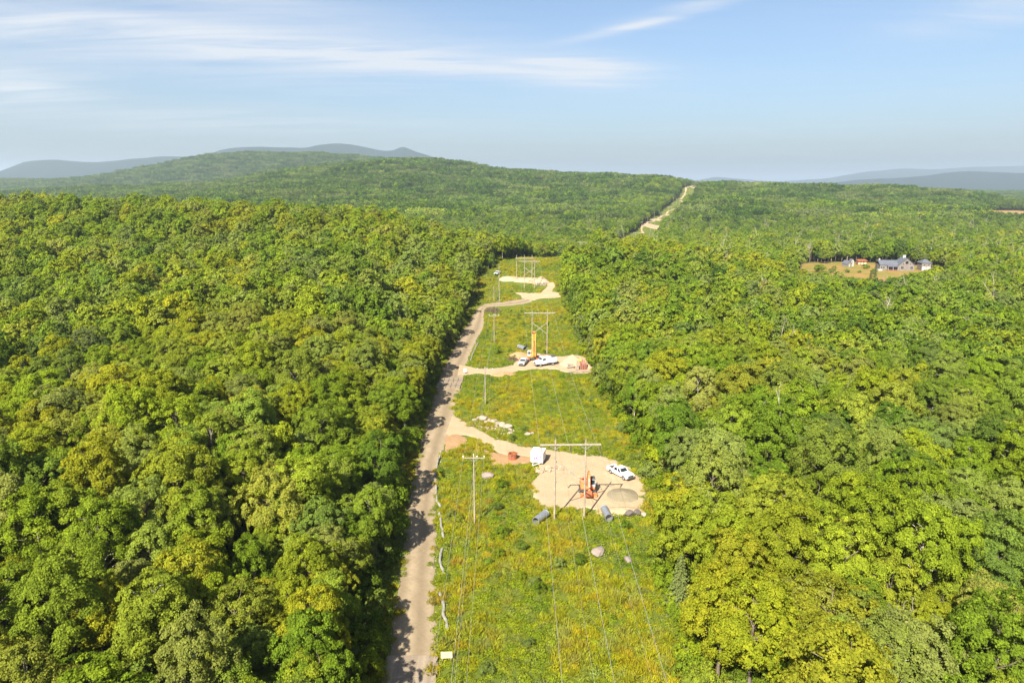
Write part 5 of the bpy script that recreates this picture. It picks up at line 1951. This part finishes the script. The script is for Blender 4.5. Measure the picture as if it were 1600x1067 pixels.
for r_i, y in enumerate((187.6, 192.9)):
    for k in range(5):
        x = -20.4 + k * 1.36 + (0.25 if r_i else 0)
        e = thing("timber_mat", "timber mat laid lengthwise on the road, %s in the %s row" % (side_words[k], ("nearer", "farther")[r_i]), "timber mat",
                  (x, y, 0.2), math.pi / 2 + rs.uniform(-0.02, 0.02), "timber mats lengthwise on the road")
        for j in range(4):
            put("beam", B_LONG[int(rs.integers(2))], e, (rs.uniform(-0.1, 0.1), -0.45 + 0.304 * j, rs.uniform(-0.015, 0.015)))
for k, (x, y, rz) in enumerate([(19.0, 201.6, 0.03), (23.0, 201.9, -0.05)]):
    e = thing("timber_mat", "timber mat at the lower edge of the second pad, %s of the two" % ("left" if k == 0 else "right"), "timber mat", (x, y, 0.25), rz)
    for j in range(4):
        put("beam", B_LONG[j % 2], e, (rs.uniform(-0.1, 0.1), -0.45 + 0.304 * j, 0))

# boards on posts
e = thing("sign_board", "blank plywood board on two posts at the near roadside", "sign", (-7.7, 72.0), 0.05)
MB().box((0, 0, 0.95), (1.35, 0.04, 0.85)).build("board", "plywood", e)
for s in (-1, 1):
    MB().box((s * 0.5, 0.06, 0.6), (0.09, 0.09, 1.3)).build("post", "pole_wood", e)
e = thing("sign_board", "small white board on a post by the second access track", "sign", (-14.0, 200.2), 0.1)
MB().box((0, 0, 1.15), (0.85, 0.04, 1.0)).build("board", "white_paint", e)
MB().box((0, 0.06, 0.7), (0.09, 0.09, 1.5)).build("post", "pole_wood", e)

# filter socks along the road's edge
SOCK = [(-14.6, 140.5), (-15.0, 133.5), (-14.6, 125.5), (-13.4, 115.7), (-12.2, 110.7), (-11.4, 103.8), (-10.6, 99.6), (-10.7, 94.0), (-10.1, 89.6), (-10.2, 86.5), (-9.2, 82.0), (-8.4, 78.2), (-8.9, 77.0)]
sp = resample(SOCK, 0.6)
sp = sp + np.stack([(fbm(np.arange(len(sp)) / 4.0, 0 * np.arange(len(sp)), 3, 3) - 0.5) * 1.1, np.zeros(len(sp))], 1)
cuts = [(4, 26, "farthest piece"), (33, 48, "fourth piece from the viewer"), (51, 66, "third piece from the viewer"), (71, 84, "second piece from the viewer"), (91, 105, "nearest piece, ending by the timber mats")]
for a, b, nm in cuts:
    seg = sp[a:min(b, len(sp))]
    if len(seg) < 3:
        continue
    o = MB().pipe([(x, y, zt(x, y) + 0.30 + 0.08 * math.sin(i * 1.7)) for i, (x, y) in enumerate(seg)], [0.20 + 0.04 * math.sin(i * 2.1) for i in range(len(seg))], 7).build("filter_sock", "filter_sock", smooth=True)
    tag(o, "pale erosion sock along the dirt road's right edge, %s" % nm, "erosion sock", "erosion socks along the road")
SOCK2 = [(-13.2, 216.0), (-12.9, 226.0), (-12.0, 240.0)]
seg = resample(SOCK2, 0.8)
o = MB().pipe([(x, y, zt(x, y) + 0.25) for x, y in seg], 0.2, 7).build("filter_sock", "filter_sock", smooth=True)
tag(o, "pale erosion sock on the road's edge left of the yellow drill rig", "erosion sock")

# steel forms and timber on the second pad
for k, (x, y, h, tl) in enumerate([(20.9, 204.4, 2.9, 0.55), (21.38, 204.5, 3.3, 0.48), (21.9, 204.4, 3.0, 0.55), (22.4, 204.6, 2.5, 0.5)]):
    e = thing("steel_form", "rust-red ribbed steel form leaning on the tan pile, %s of four" % ("leftmost", "second from left", "third from left", "rightmost")[k], "steel form", (x, y, 0.15), 0.0, "rust-red forms on the tan pile")
    e.rotation_euler = (-tl, 0.04 * (k - 1.5), 0)
    MB().box((0, 0, h / 2), (0.40, 0.06, h), bevel=0.01).build("face_plate", "rust_red", e)
    for s in (-1, 1):
        MB().box((s * 0.18, -0.08, h / 2), (0.05, 0.14, h - 0.04)).build("flange", "rust_red", e)
    for j in range(4):
        MB().box((0, -0.07, 0.4 + j * (h - 0.8) / 3), (0.30, 0.10, 0.05)).build("rib", "rust_red", e)
o = MB().box((0, 0, 0.9), (1.0, 0.05, 1.1), (-0.5, 0, 0.1)).build("plastic_sheet", "yellow_sheet", None, (20.6, 206.4, zt(20.6, 206.4) + 1.6))
tag(o, "bright yellow sheet on the tan pile above the steel forms", "sheet")
o = MB().box((0, 0, 1.5), (0.9, 0.10, 3.0), (-0.45, 0.12, 0), 0.02).build("plank_stack", "timber_mat", None, (19.9, 204.6, zt(19.9, 204.6) + 0.15))
tag(o, "grey-green timber panel leaning left of the rust-red forms", "timber panel")
for k, (dx, dz, rz) in enumerate([(0, 0.25, 0.5), (0.5, 0.6, -0.2), (0.2, 0.95, 0.3)]):
    o = MB().box((0, 0, 0), (2.0, 0.9, 0.2), (0.25, 0.1, rz), 0.02).build("timber_block", "pole_wood", None, (17.7 + dx, 206.6 + 0.2 * k, zt(17.7, 206.6) + dz + 0.2))
    tag(o, "%s brown timber slab on the tan pile left of the steel forms" % ("lowest", "middle", "topmost")[k], "timber", "timber slabs on the tan pile")
o = MB().box((0, 0, 0.45), (1.2, 0.9, 0.9), bevel=0.05).tube((-0.4, -0.3, 0.9), (-0.4, -0.3, 1.3), 0.06).build("fuel_tank", "orange_paint", None, (2.9, 215.8, zt(2.9, 215.8) + 0.15), (0, 0, 0.3))
tag(o, "small orange fuel tank behind the grey pickup", "fuel tank")

# ------------------------------------------------------------------ single trees and shrubs with a place of their own
def tree_at(name, label, x, y, s, crown, trunk, tint, cat="tree", rz=0.0, group=None, sq=1.0):
    return add_tree(x, y, zt(x, y), 0, s, rz, tint, label, group, sq, name, crown, trunk, cat)


tree_at("conifer_tree", "dark layered conifer at the strip's right border near the picture's foot", 21.8, 81.5, 0.80, *CONI[0], 0.9)
tree_at("conifer_tree", "small dark conifer at the wood's border right of the sandy bank", 27.6, 110.0, 0.72, *CONI[0], 0.75, "tree", 1.0)
tree_at("conifer_tree", "dark spire conifer at the front of the house lawn", 212.0, 406.0, 0.78, *CONI[1], 0.1)
tree_at("conifer_tree", "shorter dark conifer beside the spire conifer at the lawn", 208.5, 404.0, 0.5, *CONI[1], 0.1, "tree", 2.0)
tree_at("bare_tree", "tall bare pale snag beside a dark gap in the wood", 47.9, 117.2, 1.0, BARES[2][0], BARES[2][1], 0.7)
tree_at("bare_tree", "thin-leaved pale dying tree right of the tall bare snag", 51.3, 115.6, 0.85, BARES[1][0], BARES[1][1], 0.72)
tree_at("bare_tree", "bare branching tree at the picture's foot right of the conifer", 43.0, 70.0, 0.78, BARES[0][0], BARES[0][1], 0.5)
tree_at("bare_tree", "bare forked tree near the picture's right edge", 62.0, 74.0, 0.85, BARES[0][0], BARES[0][1], 0.5, "tree", 2.0)
shrub_at = [(2.8, 150.8, "right of the boulder row"), (8.2, 147.3, "above the sandy track, behind the pylon's arm"), (-1.8, 120.2, "left of the near pad, by its upper bulge"),
            (-2.6, 111.3, "between the single pole and the near pad"), (1.2, 117.8, "touching the near pad's left edge"), (-1.5, 101.7, "below the single pole, left of the culvert"),
            (1.5, 98.1, "below the slanting culvert"), (-3.6, 93.5, "halfway down the grass by the road"), (7.0, 92.6, "below the pylon's left pole"),
            (10.2, 93.5, "left of the large flat boulder"), (3.2, 88.4, "upper of two in mid-grass"), (3.6, 86.1, "lower of two in mid-grass"), (1.9, 74.5, "near the picture's foot"),
            (-3.0, 70.0, "at the picture's foot near the plywood board"), (-5.0, 224.9, "left of the yellow drill rig"), (18.5, 104.5, "below the dark rocks"), (14.5, 228.0, "behind the service truck")]
for k, (x, y, w) in enumerate(shrub_at):
    b = BUSH[k % 3]
    tree_at("shrub", "dark green leafy shrub %s" % w, x, y, 0.42 + 0.12 * ((k * 7) % 4) / 3 + (0.2 if y > 200 else 0.0), b[0], b[1], 0.06 + 0.05 * (k % 3), "shrub", k * 1.7, "dark shrubs in the grassy strip")
for k, (x, y, s, w) in enumerate([(197.9, 449.2, 1.9, "largest round tree on the lawn"), (205.2, 447.1, 1.3, "round tree beside the largest lawn tree"), (213.9, 462.2, 0.8, "small round bush behind the lawn's middle"),
                                  (215.9, 447.9, 0.9, "upright bush in the lawn's middle"), (223.0, 446.5, 0.8, "small round bush right of the upright bush"), (229.2, 441.0, 0.9, "round bush toward the house"),
                                  (190.6, 424.4, 1.5, "low spreading tree at the lawn's lower left"), (238.0, 468.7, 1.5, "spreading tree left of the house")]):
    tree_at("lawn_tree", "%s" % w + (" by the house" if len(w.split()) < 4 else ""), x, y, s, BUSH[k % 3][0], BUSH[k % 3][1], 0.12, "tree", k * 1.1, "trees on the house lawn", 0.8)


# ------------------------------------------------------------------ house
def gable(mb, x0, x1, y0, y1, z0, zr, along='x', over=0.4, th=0.22):
    """two roof slabs with ridge along x or y"""
    if along == 'x':
        ym = (y0 + y1) / 2
        for s, ya in ((-1, y0), (1, y1)):
            L = math.hypot(ym - ya, zr - z0)
            mb.prism([(ya + s * over, z0 - over * (zr - z0) / abs(ym - ya)), (ym, zr), (ym, zr + th), (ya + s * over, z0 - over * (zr - z0) / abs(ym - ya) + th)], x1 - x0 + 2 * over, 'yz', (x0 + x1) / 2)
    else:
        xm = (x0 + x1) / 2
        for s, xa in ((-1, x0), (1, x1)):
            mb.prism([(xa + s * over, z0 - over * (zr - z0) / abs(xm - xa)), (xm, zr), (xm, zr + th), (xa + s * over, z0 - over * (zr - z0) / abs(xm - xa) + th)], y1 - y0 + 2 * over, 'xz', (y0 + y1) / 2)


def window(e, x, y, z, w, h):
    f = MB().box((x, y, z), (w + 0.2, 0.08, h + 0.2)).build("window", "house_trim", e)
    MB().box((x, y - 0.05, z), (w, 0.04, h)).build("pane", "dark_glass", f)
    MB().box((x, y - 0.08, z), (0.07, 0.04, h)).build("muntin", "house_trim", f)


def house():
    e = thing("house", "grey stone house with dark roofs and white chimney on the tan lawn", "house", (255.0, 462.0), math.radians(-6))
    m = MB()
    m.box((-6.5, 0, 1.9), (11.0, 7.5, 3.8))
    m.build("wing_wall", "house_stone", e)
    m = MB()
    m.prism([(-0.8, 0), (9.2, 0), (9.2, 3.8), (4.2, 8.0), (-0.8, 3.8)], 9.5, 'xz', 0.2)
    m.build("gable_wall", "house_stone", e)
    r = MB()
    gable(r, -12.0, -1.0, -3.75, 3.75, 3.8, 6.3, 'x')
    r1 = r.build("wing_roof", "house_roof", e)
    MB().box((-11.3, 0.4, 6.6), (0.8, 0.8, 1.6)).build("chimney", "house_trim", r1)
    r = MB()
    gable(r, -0.8, 9.2, -4.55, 4.95, 3.8, 8.05, 'y')
    r2 = r.build("gable_roof", "house_roof", e)
    c_ = MB().box((4.2, 0.6, 8.9), (1.7, 1.1, 2.0)).build("chimney", "house_trim", r2)
    MB().box((4.2, 0.6, 9.95), (1.95, 1.3, 0.18)).build("chimney_cap", "house_stone", c_)
    # porch roof and posts before the wing
    MB().prism([(-6.2, 2.7), (-3.70, 3.6), (-3.70, 3.75), (-6.2, 2.85)], 6.5, 'yz', -4.6).build("porch_roof", "house_roof", e)
    for px_ in (-7.6, -4.6, -1.6):
        MB().box((px_, -6.0, 1.35), (0.18, 0.18, 2.7)).build("porch_post", "house_trim", e)
    MB().box((-4.6, -5.0, 0.15), (6.6, 2.6, 0.3)).build("porch_floor", "barn_red", e)
    for wx in (-11.0, -9.6):
        window(e, wx, -3.78, 2.0, 1.0, 1.5)
    window(e, 1.6, -4.58, 2.0, 1.7, 1.7)
    window(e, 7.4, -4.58, 2.0, 1.5, 1.7)
    window(e, 2.2, -4.58, 4.6, 0.9, 0.9)
    window(e, 6.4, -4.58, 4.6, 0.9, 0.9)
    MB().tube((4.2, -4.48, 5.4), (4.2, -4.66, 5.4), 0.95, n=24).build("round_window", "dark_glass", e)
    d = MB().box((-4.6, -3.78, 1.3), (1.1, 0.08, 2.2)).build("door", "barn_red", e)
    MB().box((-4.25, -3.85, 1.3), (0.06, 0.06, 0.2)).build("handle", "galvanised", d)
    MB().box((-12.6, -5.2, 0.5), (2.4, 2.4, 1.0)).build("terrace", "house_trim", e)
    # garage tower
    g = thing("garage", "small grey two-storey garage with hipped dark roof right of the house", "garage", (272.5, 461.0), math.radians(-4))
    MB().box((0, 0, 2.6), (6.0, 6.0, 5.2)).build("wall", "house_stone", g)
    hp = MB()
    hp.bm.verts.ensure_lookup_table()
    v = [hp.bm.verts.new(c) for c in ((-3.5, -3.5, 5.0), (3.5, -3.5, 5.0), (3.5, 3.5, 5.0), (-3.5, 3.5, 5.0), (-0.5, 0, 7.3), (0.5, 0, 7.3))]
    for q in ((0, 1, 5, 4), (1, 2, 5), (2, 3, 4, 5), (3, 0, 4), (3, 2, 1, 0)):
        hp.bm.faces.new([v[i] for i in q])
    hp.build("roof", "house_roof", g)
    for sx in (-1.4, 1.4):
        MB().box((sx, -3.02, 1.25), (2.2, 0.08, 2.3)).build("garage_door", "grey_paint", g)
        window(g, sx, -3.03, 3.9, 0.9, 1.1)
    # sheds
    s1 = thing("shed", "small grey shed with white gable on the lawn left of the house", "shed", (231.0, 481.0), math.radians(20))
    MB().prism([(-2.0, 0), (2.0, 0), (2.0, 2.2), (0, 4.2), (-2.0, 2.2)], 4.5, 'xz', 0.0).build("wall", "house_stone", s1)
    r = MB()
    gable(r, -2.0, 2.0, -2.25, 2.25, 2.2, 4.25, 'y', 0.3, 0.15)
    r.build("roof", "house_roof", s1)
    MB().box((0, -2.28, 1.0), (1.1, 0.06, 2.0)).build("door", "house_trim", s1)
    s2 = thing("shed", "small white well house beside the grey shed", "shed", (235.2, 483.5), math.radians(10))
    MB().prism([(-1.1, 0), (1.1, 0), (1.1, 3.6), (0, 5.0), (-1.1, 3.6)], 2.2, 'xz', 0.0).build("wall", "house_trim", s2)
    r = MB()
    gable(r, -1.1, 1.1, -1.1, 1.1, 3.6, 5.02, 'y', 0.2, 0.12)
    r.build("roof", "house_roof", s2)
    MB().box((0, -1.13, 3.0), (0.5, 0.06, 0.6)).build("window", "dark_glass", s2)
    s3 = thing("shed", "low red open shed at the back of the lawn", "shed", (247.5, 494.0), math.radians(5))
    MB().box((0, 0.4, 1.3), (6.5, 2.6, 2.6)).build("wall", "barn_red", s3)
    MB().prism([(-1.8, 2.6), (1.9, 3.5), (1.9, 3.65), (-1.8, 2.75)], 7.1, 'yz', 0.0).build("roof", "rust_steel", s3)
    for sx in (-2.2, 0, 2.2):
        MB().box((sx, -0.93, 1.1), (1.5, 0.06, 1.7)).build("bay_door", "plywood", s3)


house()

# loose stone on the pads and along the track edges (too many to count)
STONE = bpy.data.collections.new("stone_kinds")
for k in range(4):
    STONE.objects.link(bpy.data.objects.new("%03d_stone" % k, rock_mesh(60 + k, "rubble_stone" if k % 2 else "rock_pale", 0.7, 1)))
X, Y, rs = scatter(-24, 26, 60, 362, 0.75, 520)
m_ = on_bare(X, Y)
rim = m_ & ~(on_bare(X + 0.9, Y) & on_bare(X - 0.9, Y) & on_bare(X, Y + 1.2) & on_bare(X, Y - 1.2))
keep = (rim & (rs.uniform(size=len(X)) < 0.45)) | (m_ & (rs.uniform(size=len(X)) < 0.015))
X, Y = X[keep], Y[keep]
gn_scatter("loose_gravel", np.stack([X, Y, terrain(X, Y) + 0.07, rs.integers(0, 4, len(X)), rs.uniform(0.08, 0.40, len(X)) ** 1.0, rs.uniform(0, 6.28, len(X)), X * 0], 1),
           "loose stones along the edges of pads and tracks", STONE)

# trees standing round the house
for k, (x, y, s, w) in enumerate([(283.0, 450.0, 0.55, "in front of the garage's right corner"), (266.0, 436.0, 0.42, "in front of the house's gable end"), (275.0, 440.0, 0.50, "in front of the garage"),
                                  (240.0, 500.0, 0.8, "behind the gap between sheds and house"), (224.0, 500.0, 0.8, "behind the grey shed"), (186.0, 452.0, 0.5, "at the lawn's left border"),
                                  (254.0, 424.0, 0.38, "at the lawn's front, before the porch")]):
    tree_at("broadleaf_tree", "green broadleaf tree standing %s" % w, x, y, s, KIND_CROWN[k % NK], KIND_TRUNK[k % NK], 0.3 + 0.05 * k, "tree", k * 0.9)
